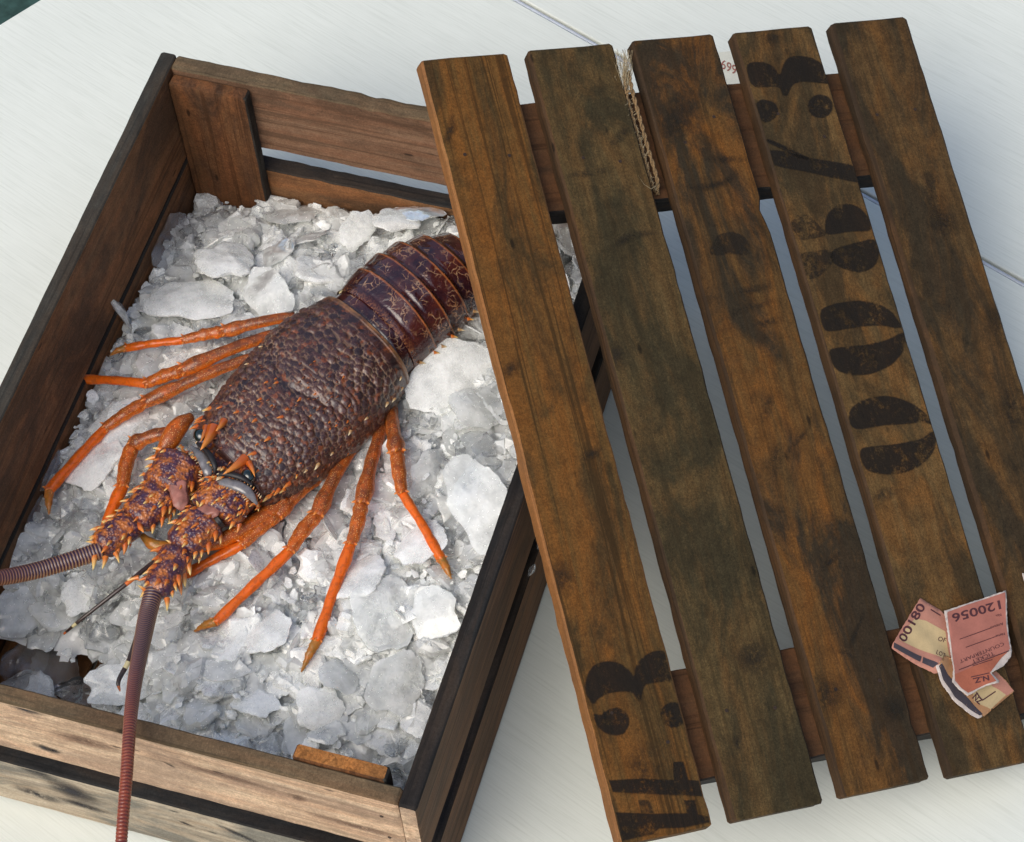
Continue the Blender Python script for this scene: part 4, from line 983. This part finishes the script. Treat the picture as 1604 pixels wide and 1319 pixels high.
# ---- whip antennae
def ringed(t, r, i):
    ph = i % 6; k = [0, .35, .75, 1.0, 1.0, .15][ph]
    return r * (1 + .10 * (k - .3)), k
def whip(pts, r):
    P = curve_pts(pts, 200); L_ = [0]
    for a, b in zip(P, P[1:]): L_.append(L_[-1] + (b - a).length)
    step = .00042; n = int(L_[-1] / step); out = []; k = 0
    for i in range(n):
        s = i * step
        while L_[k + 1] < s: k += 1
        out.append(P[k].lerp(P[k + 1], (s - L_[k]) / (L_[k + 1] - L_[k])))
    return tube('antenna', out, r, M['flag'], lob, 16, up=Vector((0, 0, 1)), rfun=ringed, raw=True)
whip([lp(241, 925, .121), lp(231, 965, .126), lp(222, 1010, .145), lp(211, 1070, .178), lp(204, 1130, .203), lp(198, 1215, .214), lp(190, 1319, .215), lp(186, 1400, .205)], [.0066, .0062, .0055, .0050, .0045, .0042, .0040, .0038, .0034])
whip([lp(158, 862, .121), lp(120, 875, .124), lp(60, 893, .132), lp(0, 905, .148), lp(-70, 912, .175), lp(-150, 925, .200), lp(-260, 950, .19)], [.0066, .0062, .0058, .0054, .005, .0045, .004, .0034])
def antennule(pts, bands, r):
    P = [lp(*p) for p in pts]; seg = 60; o = tube('antennule', P, r, [M['anten_dark'], M['cream'], M['orange_plain']], lob, 8, seg, mi=None)
    for f in o.data.polygons:
        t = sum(v // 8 for v in f.vertices) / len(f.vertices) / (seg - 1)
        for lo, hi, m_ in bands:
            if lo <= t <= hi: f.material_index = m_
antennule([(275, 858, .112), (245, 878, .112), (195, 917, .112), (130, 968, .100), (100, 993, .088)], [(.44, .49, 2), (.82, .87, 1), (.965, 1, 2)], [.0022, .0022, .0019, .0016, .0014, .0008])
antennule([(238, 940, .100), (222, 975, .100), (203, 1032, .095), (186, 1066, .092), (188, 1083, .090)], [(.52, .59, 1), (.86, 1, 2)], [.0022, .0021, .0021, .0020, .0016, .0005])

# ---- eyes, brow horns, rings, membranes
def ball(name, c, r, mat, sq=(1, 1, 1)):
    bm = bmesh.new(); bmesh.ops.create_uvsphere(bm, u_segments=24, v_segments=16, radius=r)
    for v in bm.verts: v.co = Vector((v.co.x * sq[0], v.co.y * sq[1], v.co.z * sq[2])) + c
    me = bpy.data.meshes.new(name); bm.to_mesh(me); bm.free(); me.materials.append(M[mat]); me.polygons.foreach_set('use_smooth', [True] * len(me.polygons))
    o = bpy.data.objects.new(name, me); C.objects.link(o); o.parent = lob; return o
for (ex, ey_), (hx, hy), dr in (((315, 683), (327, 690), (-3, 20)), ((389, 746), (372, 733), (-22, -12))):
    c = lp(ex, ey_, .137); ball('eye', c, .0054, 'eye', (1, 1.15, 1))
    blob('eye_stalk', c + Vector((-.001, (-.012 if ex > 350 else .012), -.004)), c + Vector((.0, 0, -.0015)), .0055, .0062, .0045, .005, M['head'], seed=ex)
for (ax, ay, az), (bx, by, bz), wd in (((333, 676, .138), (322, 703, .148), .5), ((322, 672, .138), (318, 690, .146), .35), ((380, 722, .139), (356, 742, .147), .5), ((392, 728, .139), (402, 744, .145), .4), ((350, 662, .142), (343, 674, .148), .6)):
    a, b = lp(ax, ay, az), lp(bx, by, bz); spine(lob, a, b - a, (b - a).length * 1.25, 'spine_orange', wd, lean=(1, 0, .3))
def arc_band(pts, zs, r, mat, flat=1.0, nm='collar_ring'):
    return tube(nm, [lp(x, y, z) for (x, y), z in zip(pts, zs)], r, M[mat], lob, 14, 30, flat=flat)
arc_band([(298, 698), (315, 715), (325, 738), (322, 755)], [.136, .138, .138, .132], [.001, .0034, .0044, .0036, .0010], 'collar', .6)
arc_band([(333, 757), (355, 756), (385, 768), (403, 790)], [.134, .138, .138, .130], [.001, .0036, .0046, .0038, .0010], 'collar', .6)
arc_band([(336, 748), (352, 742), (378, 748), (396, 760)], [.137, .141, .142, .138], [.001, .002, .0024, .002, .001], 'hollow', .8, 'brow_rim')
arc_band([(309, 694), (325, 708), (336, 728), (336, 742)], [.139, .142, .142, .138], [.001, .002, .0024, .002, .001], 'hollow', .8, 'brow_rim')
blob('membrane', lp(277, 750, .1318), lp(285, 800, .1268), .0080, .0050, .0034, .0030, M['membrane'], seed=11, rough=.005)
blob('membrane', lp(346, 795, .1312), lp(300, 807, .1288), .0072, .0046, .0032, .0028, M['membrane'], seed=12, rough=.005)
blob('socket_shade', lp(262, 750, .1275), lp(255, 770, .1255), .006, .004, .0065, .005, M['hollow'], seed=13)  # raised black lumps stand for the shade inside the hollows
blob('socket_shade', lp(346, 812, .1245), lp(332, 822, .1235), .007, .005, .0065, .005, M['hollow'], seed=14)
blob('socket_shade', lp(322, 770, .128), lp(312, 778, .126), .004, .003, .006, .005, M['hollow'], seed=15)
# knot of small bright spines between the eyes
for k in range(16):
    x, y = rng.uniform(326, 352), rng.uniform(722, 752); a = lp(x, y, .139); spine(lob, a, Vector((.8, rng.uniform(-.6, .6), rng.uniform(.3, 1))), rng.uniform(.003, .0055), rng.choice(['spine_yellow', 'spine_cream', 'spine_orange']), .8)
# spines on the shell where the photograph shows them
for px, py, ln, key in [(354, 591, 6, 'spine_cream'), (498, 728, 6.5, 'spine_cream'), (549, 676, 5, 'spine_cream'), (521, 710, 4, 'spine_cream'), (444, 767, 6, 'spine_yellow'), (551, 545, 3.4, 'spine_dark'), (400, 658, 5, 'spine_orange'), (441, 653, 5.5, 'spine_orange'), (372, 645, 5, 'spine_orange'), (349, 666, 6.5, 'spine_orange'), (421, 687, 6, 'spine_orange'), (398, 710, 7, 'spine_orange'), (440, 721, 5, 'spine_orange'), (408, 625, 4.5, 'spine_orange'), (434, 599, 4, 'spine_orange'), (470, 625, 4.5, 'spine_orange'), (346, 638, 5, 'spine_orange'),
                        (452, 692, 4, 'spine_dark'), (476, 660, 4, 'spine_dark'), (500, 640, 4, 'spine_dark'), (385, 612, 4, 'spine_dark'), (373, 680, 4.5, 'spine_dark'), (420, 650, 4, 'spine_dark'), (455, 640, 4, 'spine_dark'), (465, 745, 4, 'spine_yellow'), (480, 737, 3.5, 'spine_cream'), (425, 775, 5, 'spine_orange'), (410, 783, 6, 'spine_orange'), (335, 622, 4.5, 'spine_yellow'), (320, 645, 5, 'spine_yellow'), (312, 660, 6, 'spine_orange'), (300, 655, 6, 'spine_orange'), (343, 605, 3.5, 'spine_cream'), (628, 592, 4, 'spine_cream'), (630, 608, 4, 'spine_cream'), (618, 625, 4.5, 'spine_cream'), (607, 632, 5, 'spine_cream'), (575, 655, 4, 'spine_cream'), (388, 570, 3.5, 'spine_cream'), (410, 543, 3.5, 'spine_cream')]:
    p, n_ = surf(px, py)
    if p is None: continue
    spine(car, p, n_ * .8 + Vector((.95, 0, 0)), ln * .001, key, .8)
q_ = random.Random(5)
for k in range(150):
    px, py = q_.uniform(320, 560), q_.uniform(560, 770); p, n_ = surf(px, py)
    if p is None or p.x < .045: continue
    spine(car, p, n_ * .8 + Vector((.9, 0, 0)), q_.uniform(.002, .0036), q_.choice(['spine_dark', 'spine_dark', 'spine_dark', 'spine_orange']), .85)
# ringed knobs where the tail hinges
def knob(px, py, z, r, dirv):
    bm = bmesh.new(); c = lp(px, py, z); d = Vector(dirv).normalized(); x = d.orthogonal().normalized(); y = d.cross(x); n1, n2 = 20, 8; vs = []
    for i in range(n1):
        a = 6.283 * i / n1; e = x * math.cos(a) + y * math.sin(a) * .7
        vs.append([bm.verts.new(c + e * (r + r * .32 * math.cos(6.283 * j / n2)) + d * r * .32 * math.sin(6.283 * j / n2)) for j in range(n2)])
    for i in range(n1):
        for j in range(n2): bm.faces.new((vs[i][j], vs[(i + 1) % n1][j], vs[(i + 1) % n1][(j + 1) % n2], vs[i][(j + 1) % n2])).smooth = True
    me = bpy.data.meshes.new('hinge_ring'); bm.to_mesh(me); bm.free(); me.materials.append(M['cream']); o = bpy.data.objects.new('hinge_ring', me); C.objects.link(o); o.parent = lob
knob(536, 455, .120, .0036, (.3, -1, .6)); knob(630, 550, .112, .0046, (.3, 1, .5))

# ------------------------------------------------------------------ jute twine between the second and third slat
def mat_jute():
    m, nt, N, L, P = new_mat('jute'); v = coords(nt, rand=True); n = noise_tex(nt, v, 900, 3, .7)
    L.new(mix(nt, ramp(nt, n, [(.35, 0), (.65, 1)]), (.12, .07, .028), (.30, .19, .085)), P.inputs['Base Color']); P.inputs['Roughness'].default_value = .9
    L.new(bump(nt, n, .8, .0006), P.inputs['Normal']); return m
M['jute'] = mat_jute(); M['jute_pale'] = mat_simple('pale_jute_fibre', (.50, .40, .24), .9, 0, .2, .3, 300)
tw = empty('jute_twine', LID @ Matrix.Translation(on_lid(1005, 200, 0)))
tag(tw, 'frayed double strand of jute twine in the gap between the second and third slats', 'twine')
TWI = tw.matrix_world.inverted()
def tl(px, py, h): return TWI @ (LID @ on_lid(px, py, h))
def cord(name, pts, r):
    Q = curve_pts(pts, 120)
    for s in (0, math.pi):
        out = []
        for i, p in enumerate(Q):
            t = (Q[min(i + 1, 119)] - Q[max(i - 1, 0)]).normalized(); a = t.orthogonal().normalized(); b = t.cross(a); ph = i * .42 + s
            out.append(p + (a * math.cos(ph) + b * math.sin(ph)) * r * .55)
        o = tube(name, out, [r * .62] * 2, M['jute'], tw, 7, raw=True, up=Vector((.3, .2, 1)))
cord('strand', [tl(978, 112, -.003), tl(982, 150, -.002), tl(994, 195, -.004), tl(1008, 240, -.005), tl(1020, 285, -.006), tl(1026, 300, -.012)], .0015)
cord('strand', [tl(984, 112, -.003), tl(992, 148, -.001), tl(1004, 192, -.003), tl(1016, 235, -.004), tl(1029, 280, -.005), tl(1030, 305, -.012)], .0015)
cord('strand', [tl(976, 150, -.004), tl(985, 143, .0005), tl(994, 147, -.003)], .0010)
V = []; F = []; q_ = random.Random(9)
def fibre(P, r):
    i = len(V)
    for k, p in enumerate(P):
        for a in range(3): V.append(p + Vector((r * math.cos(a * 2.1), r * math.sin(a * 2.1), r * .5 * (a - 1))))
    for k in range(len(P) - 1):
        for a in range(3): F.append((i + k * 3 + a, i + k * 3 + (a + 1) % 3, i + (k + 1) * 3 + (a + 1) % 3, i + (k + 1) * 3 + a))
for k in range(90):
    ex, ey_ = q_.uniform(960, 992), q_.uniform(76, 105); b = (q_.uniform(976, 988), q_.uniform(125, 150))
    mx_, my_ = (ex + b[0]) / 2 + q_.uniform(-7, 7), (ey_ + b[1]) / 2 + q_.uniform(-4, 4)
    fibre([tl(*b, -.002), tl(mx_, my_, q_.uniform(-.006, .002)), tl(ex, ey_, q_.uniform(-.012, .004))], .00016)
for k in range(50):
    t = q_.random(); x, y = 984 + 44 * t, 150 + 150 * t; fibre([tl(x, y, -.003), tl(x + q_.uniform(-5, 5), y + q_.uniform(-6, 6), -.001), tl(x + q_.uniform(-8, 8), y + q_.uniform(-9, 9), .0005)], .00012)
fibre([tl(1000, 275, .001), tl(1008, 288, .0015), tl(1020, 296, .001), tl(1030, 290, 0)], .0002)
fb = obj('loose_fibres', V, F, M['jute_pale'], tw); fb['kind'] = 'stuff'

# ------------------------------------------------------------------ torn tickets on the lid
def mat_paper(name, col, var=.08, rough=.8):
    m, nt, N, L, P = new_mat(name); v = coords(nt, rand=False); n = noise_tex(nt, v, 140, 4, .6); f = noise_tex(nt, v, 1500, 2, .6)
    c = mix(nt, ramp(nt, n, [(.3, 0), (.7, 1)]), tuple(x * (1 - var) for x in col), tuple(min(1, x * (1 + var)) for x in col))
    c = mix(nt, mth(nt, 'MULTIPLY', ramp(nt, f, [(.5, 0), (.65, 1)]), .25), c, tuple(x * .72 for x in col))
    L.new(c, P.inputs['Base Color']); P.inputs['Roughness'].default_value = rough; P.inputs['Specular IOR Level'].default_value = .25
    L.new(bump(nt, n, .5, .0006), P.inputs['Normal']); return m
M['pap_pink'] = mat_paper('pink_paper', (.36, .135, .10)); M['pap_rose'] = mat_paper('rose_paper', (.42, .19, .135)); M['pap_cream'] = mat_paper('cream_paper', (.48, .36, .19))
M['pap_tan'] = mat_paper('orange_tan_paper', (.38, .20, .095)); M['pap_white'] = mat_paper('torn_white_paper', (.50, .43, .38), .2); M['pap_navy'] = mat_paper('navy_print', (.05, .042, .05)); M['pap_ink'] = mat_paper('dark_print', (.07, .025, .03))
M['pap_slip'] = mat_paper('slip_paper', (.66, .65, .54)); M['pap_red'] = mat_paper('red_print', (.32, .12, .09)); M['pap_deep'] = mat_paper('deep_pink_paper', (.34, .105, .06))
def sheet(name, parent, PI, pts, h, mat, thick=0.0, zf=None, cuts=3, jag=0.0):
    """paper piece: outline in photo positions, lying h above the slats; zf lifts it where it curls"""
    pts2 = []
    for i in range(len(pts)):
        a, b = pts[i], pts[(i + 1) % len(pts)]; n = max(1, int(math.hypot(b[0] - a[0], b[1] - a[1]) / 3)) if jag else 1
        for k in range(n):
            t = k / n; x, y = a[0] + (b[0] - a[0]) * t, a[1] + (b[1] - a[1]) * t
            if jag: x += rng.uniform(-jag, jag); y += rng.uniform(-jag, jag)
            pts2.append((x, y))
    bm = bmesh.new(); vs = []
    for x, y in pts2: q = on_lid(x, y, 0); vs.append(bm.verts.new((q.x, q.y, 0)))
    f = bm.faces.new(vs); bmesh.ops.triangulate(bm, faces=[f], ngon_method='EAR_CLIP')
    for _ in range(cuts):
        es = [e for e in bm.edges if e.calc_length() > .004]
        if es: bmesh.ops.subdivide_edges(bm, edges=es, cuts=1); bmesh.ops.triangulate(bm, faces=bm.faces[:])
    bmesh.ops.recalc_face_normals(bm, faces=bm.faces)
    if sum(f.normal.z for f in bm.faces) < 0: bmesh.ops.reverse_faces(bm, faces=bm.faces[:])
    for v in bm.verts:
        z = h + (zf(v.co.x, v.co.y) if zf else 0); v.co = PI @ (LID @ Vector((v.co.x, v.co.y, z)))
    me = bpy.data.meshes.new(name); bm.to_mesh(me); bm.free(); me.materials.append(mat); me.polygons.foreach_set('use_smooth', [True] * len(me.polygons))
    o = bpy.data.objects.new(name, me); C.objects.link(o); o.parent = parent
    if thick:
        md = o.modifiers.new('thickness', 'SOLIDIFY'); md.thickness = thick; md.offset = -1
    return o
def letters(name, parent, PI, txt, p0, p1, hpx, h, mat, zf=None, bold=.0, mirror=False, serif=False):
    """printed text from p0 to p1 (photo positions of its baseline), letters hpx tall"""
    cu = bpy.data.curves.new('text', 'FONT'); cu.body = txt; cu.size = 1; cu.offset = bold; cu.resolution_u = 3
    t = bpy.data.objects.new('text', cu); me = bpy.data.meshes.new_from_object(t); bpy.data.objects.remove(t); bpy.data.curves.remove(cu)
    xs = [v.co.x for v in me.vertices]; x0, x1 = min(xs), max(xs)
    d = Vector((p1[0] - p0[0], p1[1] - p0[1])); up = Vector((d.y, -d.x)).normalized() * hpx
    q0 = on_lid(*p0, 0); qx = on_lid(*p1, 0) - q0; qy = on_lid(p0[0] + up.x, p0[1] + up.y, 0) - q0
    for v in me.vertices:
        t = (v.co.x - x0) / (x1 - x0); w = q0 + qx * t + qy * (v.co.y / .70)
        v.co = PI @ (LID @ Vector((w.x, w.y, h + (zf(w.x, w.y) if zf else 0))))
    me.name = name; me.materials.append(mat); o = bpy.data.objects.new(name, me); C.objects.link(o); o.parent = parent; return o
c5 = lambda p: px_of(p, 4.709, 1360, 880)
c5p = lambda x, y: (x / 4.709 + 1360, y / 4.709 + 880)
# lower ticket, cream and pink with a navy counterfoil edge
qa = on_lid(*c5p(400, 560), 0); tA = empty('paper_ticket', LID @ Matrix.Translation((qa.x, qa.y, 0))); tag(tA, 'crumpled cream and pink paper ticket numbered 00180, partly under the pink one', 'ticket', 'torn tickets on the lid'); AI = tA.matrix_world.inverted()
pc = on_lid(*c5p(160, 620), 0); pe = on_lid(*c5p(800, 1150), 0); pk = on_lid(*c5p(490, 760), 0)
def zA(x, y): return .0012 + .0050 * math.exp(-((x - pk.x) ** 2 + (y - pk.y) ** 2) / .00006) + .0016 * math.exp(-((x - pc.x) ** 2 + (y - pc.y) ** 2) / .0001) + .0004 * math.sin(x * 300 + y * 210)
def zA2(x, y): return .0012 + .0042 * math.exp(-((x - pk.x) ** 2 + (y - pk.y) ** 2) / .0001) + .0022 * math.exp(-((x - pe.x) ** 2 + (y - pe.y) ** 2) / .00015) + .0005 * math.sin(x * 260 - y * 330)
sheet('stub', tA, AI, c5([(378, 270), (545, 372), (640, 520), (640, 800), (470, 835), (320, 750), (160, 645), (165, 615)]), .0004, M['pap_rose'], .00022, zA, 4, .35)
sheet('cream_panel', tA, AI, c5([(340, 420), (420, 440), (560, 520), (600, 760), (440, 680), (215, 582), (270, 500)]), .00055, M['pap_cream'], 0, zA, 4)
sheet('printed_band', tA, AI, c5([(175, 605), (385, 705), (372, 745), (172, 640)]), .0007, M['pap_navy'], 0, zA, 4)
sheet('printed_band', tA, AI, c5([(395, 708), (490, 765), (455, 795), (385, 752)]), .0007, M['pap_navy'], 0, zA, 4)
letters('number', tA, AI, '00180', c5p(262, 605), c5p(415, 335), 13.5, .00072, M['pap_ink'], zA, .02)
letters('print', tA, AI, 'LOT', c5p(480, 690), c5p(545, 720), 8, .00072, M['pap_ink'], zA, .01)
letters('print', tA, AI, 'OF', c5p(505, 585), c5p(560, 600), 7, .00072, M['pap_ink'], zA, .01)
sheet('print_rule', tA, AI, c5([(455, 352), (528, 396), (524, 404), (450, 360)]), .0007, M['pap_ink'], 0, zA, 1)
sheet('torn_edge', tA, AI, c5([(500, 745), (472, 784), (532, 898), (610, 1012), (660, 1066), (726, 1120), (790, 1168), (822, 1150), (740, 1090), (640, 970), (560, 860), (530, 790)]), .0003, M['pap_white'], .0003, zA2, 4, .5)
sheet('fold', tA, AI, c5([(545, 700), (495, 762), (545, 870), (640, 1000), (740, 1090), (835, 1150), (1072, 958), (935, 805), (700, 800)]), .0006, M['pap_tan'], .0002, zA2, 4, .2)
sheet('printed_band', tA, AI, c5([(515, 765), (492, 785), (545, 880), (630, 1000), (720, 1085), (800, 1145), (825, 1135), (730, 1060), (640, 960), (570, 860)]), .0008, M['pap_navy'], 0, zA2, 4)
sheet('cream_panel', tA, AI, c5([(760, 970), (880, 900), (1010, 985), (890, 1095), (770, 1040)]), .00078, M['pap_cream'], 0, zA2, 4)
sheet('pink_panel', tA, AI, c5([(900, 830), (938, 815), (1066, 955), (1018, 992), (880, 905)]), .00082, M['pap_rose'], 0, zA2, 4)
letters('print', tA, AI, 'NZ', c5p(752, 1012), c5p(808, 1062), 10, .00095, M['pap_ink'], zA2, .03)
sheet('print_rule', tA, AI, c5([(782, 972), (828, 1032), (834, 1026), (790, 966)]), .00092, M['pap_ink'], 0, zA2, 1); sheet('print_rule', tA, AI, c5([(832, 1032), (930, 966), (926, 958), (830, 1023)]), .00092, M['pap_ink'], 0, zA2, 1)
# upper ticket, pink
qb = on_lid(*c5p(780, 620), 0); tB = empty('paper_ticket', LID @ Matrix.Translation((qb.x, qb.y, .003))); tag(tB, 'torn pink paper ticket numbered 120056 upside down, lying on top of the cream one', 'ticket', 'torn tickets on the lid'); BI = tB.matrix_world.inverted()
k1, k2, k3 = on_lid(*c5p(975, 240), 0), on_lid(*c5p(900, 900), 0), on_lid(*c5p(560, 380), 0)
def zB(x, y): return .0064 + .0036 * math.exp(-((x - k2.x) ** 2 + (y - k2.y) ** 2) / .0002) + .0022 * math.exp(-((x - k1.x) ** 2 + (y - k1.y) ** 2) / .0002) - .0010 * math.exp(-((x - k3.x) ** 2 + (y - k3.y) ** 2) / .0002) + .0003 * math.sin(x * 240 + y * 100)
sheet('torn_edge', tB, BI, c5([(536, 378), (562, 368), (975, 236), (978, 260), (1000, 500), (1028, 672), (1022, 715), (960, 790), (862, 842), (918, 905), (912, 920), (830, 935), (700, 1008), (640, 960), (590, 905), (598, 800), (560, 560)]), .0, M['pap_white'], .0003, zB, 4, .5)
sheet('front', tB, BI, c5([(556, 400), (560, 385), (700, 335), (968, 250), (975, 350), (990, 500), (1014, 660), (950, 720), (850, 840), (895, 905), (830, 925), (705, 985), (655, 950), (608, 895), (604, 800), (585, 650), (565, 500)]), .0003, M['pap_pink'], 0, zB, 4, .15)
sheet('deep_pink_fold', tB, BI, c5([(608, 880), (604, 850), (1010, 670), (950, 725), (850, 845), (893, 903), (830, 924), (705, 983), (655, 948)]), .0005, M['pap_deep'], 0, zB, 4)
letters('number', tB, BI, '120056', c5p(930, 308), c5p(585, 405), 13, .00055, M['pap_ink'], zB, .02)
letters('print', tB, BI, 'No.', c5p(945, 400), c5p(905, 412), 4, .00055, M['pap_ink'], zB, .01)
letters('print', tB, BI, 'Amount', c5p(962, 465), c5p(865, 500), 4, .00055, M['pap_ink'], zB, .01)
letters('print', tB, BI, 'Name', c5p(972, 540), c5p(905, 562), 4, .00055, M['pap_ink'], zB, .01)
letters('print', tB, BI, 'COUNTERPART', c5p(962, 612), c5p(640, 742), 5.5, .00055, M['pap_ink'], zB, .0)
letters('print', tB, BI, 'TICKET', c5p(890, 680), c5p(725, 745), 6, .00055, M['pap_ink'], zB, .0)
letters('print', tB, BI, 'N.Z.', c5p(840, 862), c5p(735, 880), 8, .0007, M['pap_ink'], zB, .03)
for r in ([(870, 505), (640, 588), (641, 593), (872, 510)], [(905, 568), (685, 648), (686, 653), (906, 573)], [(1005, 672), (636, 812), (637, 818), (1006, 678)], [(880, 738), (735, 785), (736, 790), (882, 743)], [(845, 842), (722, 866), (724, 872), (846, 849)]): sheet('print_rule', tB, BI, c5(r), .00065, M['pap_ink'], 0, zB, 1)
# slip of paper on the table behind the lid, seen between the third and fourth slats
def on_table(px, py): return at(px, py, 0)
sl = [on_table(1122, 84), on_table(1152, 80), on_table(1172, 150), on_table(1128, 150)]
V = [tuple(p + Vector((0, 0, z + .0006 * ((i % 2) == 0)))) for z in (.0004, .0007) for i, p in enumerate(sl)]
slip = obj('paper_slip', V, [(3, 2, 1, 0), (4, 5, 6, 7), (0, 1, 5, 4), (1, 2, 6, 5), (2, 3, 7, 6), (3, 0, 4, 7)], M['pap_slip'], smooth=False)
tag(slip, 'white paper slip with faint red digits on the table behind the third and fourth slats', 'paper slip')
cu = bpy.data.curves.new('text', 'FONT'); cu.body = '699'; cu.size = 1; t = bpy.data.objects.new('text', cu); me = bpy.data.meshes.new_from_object(t); bpy.data.objects.remove(t)
a, b, c = on_table(1128, 108), on_table(1158, 122), on_table(1130, 94); X_ = (b - a); Y_ = (c - a)
for v in me.vertices: w = a + X_ * (v.co.x / 1.8) + Y_ * (v.co.y / .7); v.co = (w.x, w.y, .0019)
me.materials.append(M['pap_red']); o = bpy.data.objects.new('print', me); C.objects.link(o); o.parent = slip
# scrap at the right edge, on the last slat
sc_ = on_lid(1601, 905, 0); scr = empty('paper_scrap', LID @ Matrix.Translation((sc_.x, sc_.y, 0))); tag(scr, 'small white paper scrap on the rightmost slat at the edge of view', 'paper scrap')
sheet('scrap', scr, scr.matrix_world.inverted(), [(1600, 898), (1612, 902), (1616, 914), (1605, 916), (1602, 908)], .0012, M['pap_white'], .0003, None, 2, .3)

# spiny side edges of the tail, and the bristly ridge in front of the eyes
for k, (a_, hw_) in enumerate([(-.016, .047), (-.030, .048), (-.038, .048), (-.050, .047), (-.058, .046), (-.070, .044), (-.078, .042), (-.090, .039)]):
    for sg_ in (-1, 1):
        spine(lob, Vector((a_, sg_ * hw_ + .001, .024)), Vector((-.9, sg_ * .6, -.3)), .0055, 'spine_yellow' if k % 2 else 'spine_cream', .8, lean=(1, 0, 0))
q_ = random.Random(21)
for k in range(70):
    x, y = q_.uniform(268, 405), q_.uniform(690, 800)
    if abs((y - 745) - (x - 335) * .62) > 26: continue
    p = lp(x, y, q_.uniform(.127, .132)); spine(lob, p, Vector((.8, q_.uniform(-.5, .5), q_.uniform(.4, 1))), q_.uniform(.003, .006), q_.choice(['spine_yellow', 'spine_orange', 'spine_orange', 'spine_dark']), .75)
for k, (px, py) in enumerate([(308, 668), (303, 682), (316, 655), (420, 778), (408, 792), (398, 800), (436, 768), (328, 640), (452, 758)]):
    p, n_ = surf(px, py)
    if p is not None: spine(car, p, n_ * .5 + Vector((.9, 0, .2)), .0075, 'spine_yellow' if k % 2 else 'spine_orange', .75)
# nails through the slats into the battens, and at the crate's corners
def nail(parent, mat4, r=.0014):
    n = 10; V = [(r * math.cos(6.283 * i / n), r * math.sin(6.283 * i / n), 0) for i in range(n)] + [(r * .8 * math.cos(6.283 * i / n), r * .8 * math.sin(6.283 * i / n), .0005) for i in range(n)]
    o = obj('nail', V, [(i, (i + 1) % n, n + (i + 1) % n, n + i) for i in range(n)] + [tuple(range(n, 2 * n))], M['nail'], parent, smooth=False); o.matrix_local = mat4
M['nail'] = mat_simple('rusty_nail', (.045, .028, .02), .7, .4, .4, .5, 900)
for k, sl_ in enumerate(slats):
    IL = PM[sl_.name].inverted()
    for yb in (-.081, -.518):
        for xo in (.018, .050):
            nail(sl_, IL @ Matrix.Translation((k * SP + xo + q_.uniform(-.003, .003), yb + q_.uniform(-.016, .016), .0001)))
for pl in up_:
    for x_ in (.012, IW - .012):
        for y_ in (.02, .058): nail(pl, Matrix.Translation((x_ + q_.uniform(-.002, .002), y_ + q_.uniform(-.004, .004), TH + .0001)))

# fringes of small bright teeth along the eye rings, and teeth among the head plates
def fringe(pts, zs, n, key, ln, off):
    P = curve_pts([lp(x, y, z) for (x, y), z in zip(pts, zs)], n)
    for i, p in enumerate(P):
        t = (P[min(i + 1, n - 1)] - P[max(i - 1, 0)]).normalized(); sd = t.cross(Vector((0, 0, 1))).normalized()
        spine(lob, p + sd * off + Vector((0, 0, .0012)), sd * (1 if off > 0 else -1) + Vector((.3, 0, .5)), ln * q_.uniform(.7, 1.2), q_.choice(key), .7)
BT = [(o, BVHTree.FromPolygons([v.co for v in o.data.vertices], [tuple(p.vertices) for p in o.data.polygons])) for o in BL]
CR_ = ['spine_cream', 'spine_yellow', 'spine_dark']
for o_ in (.0042, -.0042):
    fringe([(300, 700), (315, 716), (325, 738), (322, 753)], [.135, .137, .137, .132], 15, CR_, .0026, o_)
    fringe([(336, 757), (355, 756), (385, 768), (401, 787)], [.133, .137, .137, .130], 18, CR_, .0026, o_)
for k in range(60):
    px, py = q_.uniform(250, 410), q_.uniform(735, 830)
    if abs((py - 782) - (px - 330) * -.1) > 50: continue
    hit = None
    o_, d_ = ray(px, py)
    for o, tr in BT:
        h = tr.ray_cast(LOBI @ o_, (LOBI.to_3x3() @ d_).normalized())
        if h[0] is not None and (hit is None or h[3] < hit[3]): hit = h
    if hit: n_ = hit[1] if hit[1].z > 0 else -hit[1]; spine(lob, hit[0], n_ * .6 + Vector((.8, 0, 0)), q_.uniform(.003, .0055), q_.choice(['spine_yellow', 'spine_orange', 'spine_dark']), .8)
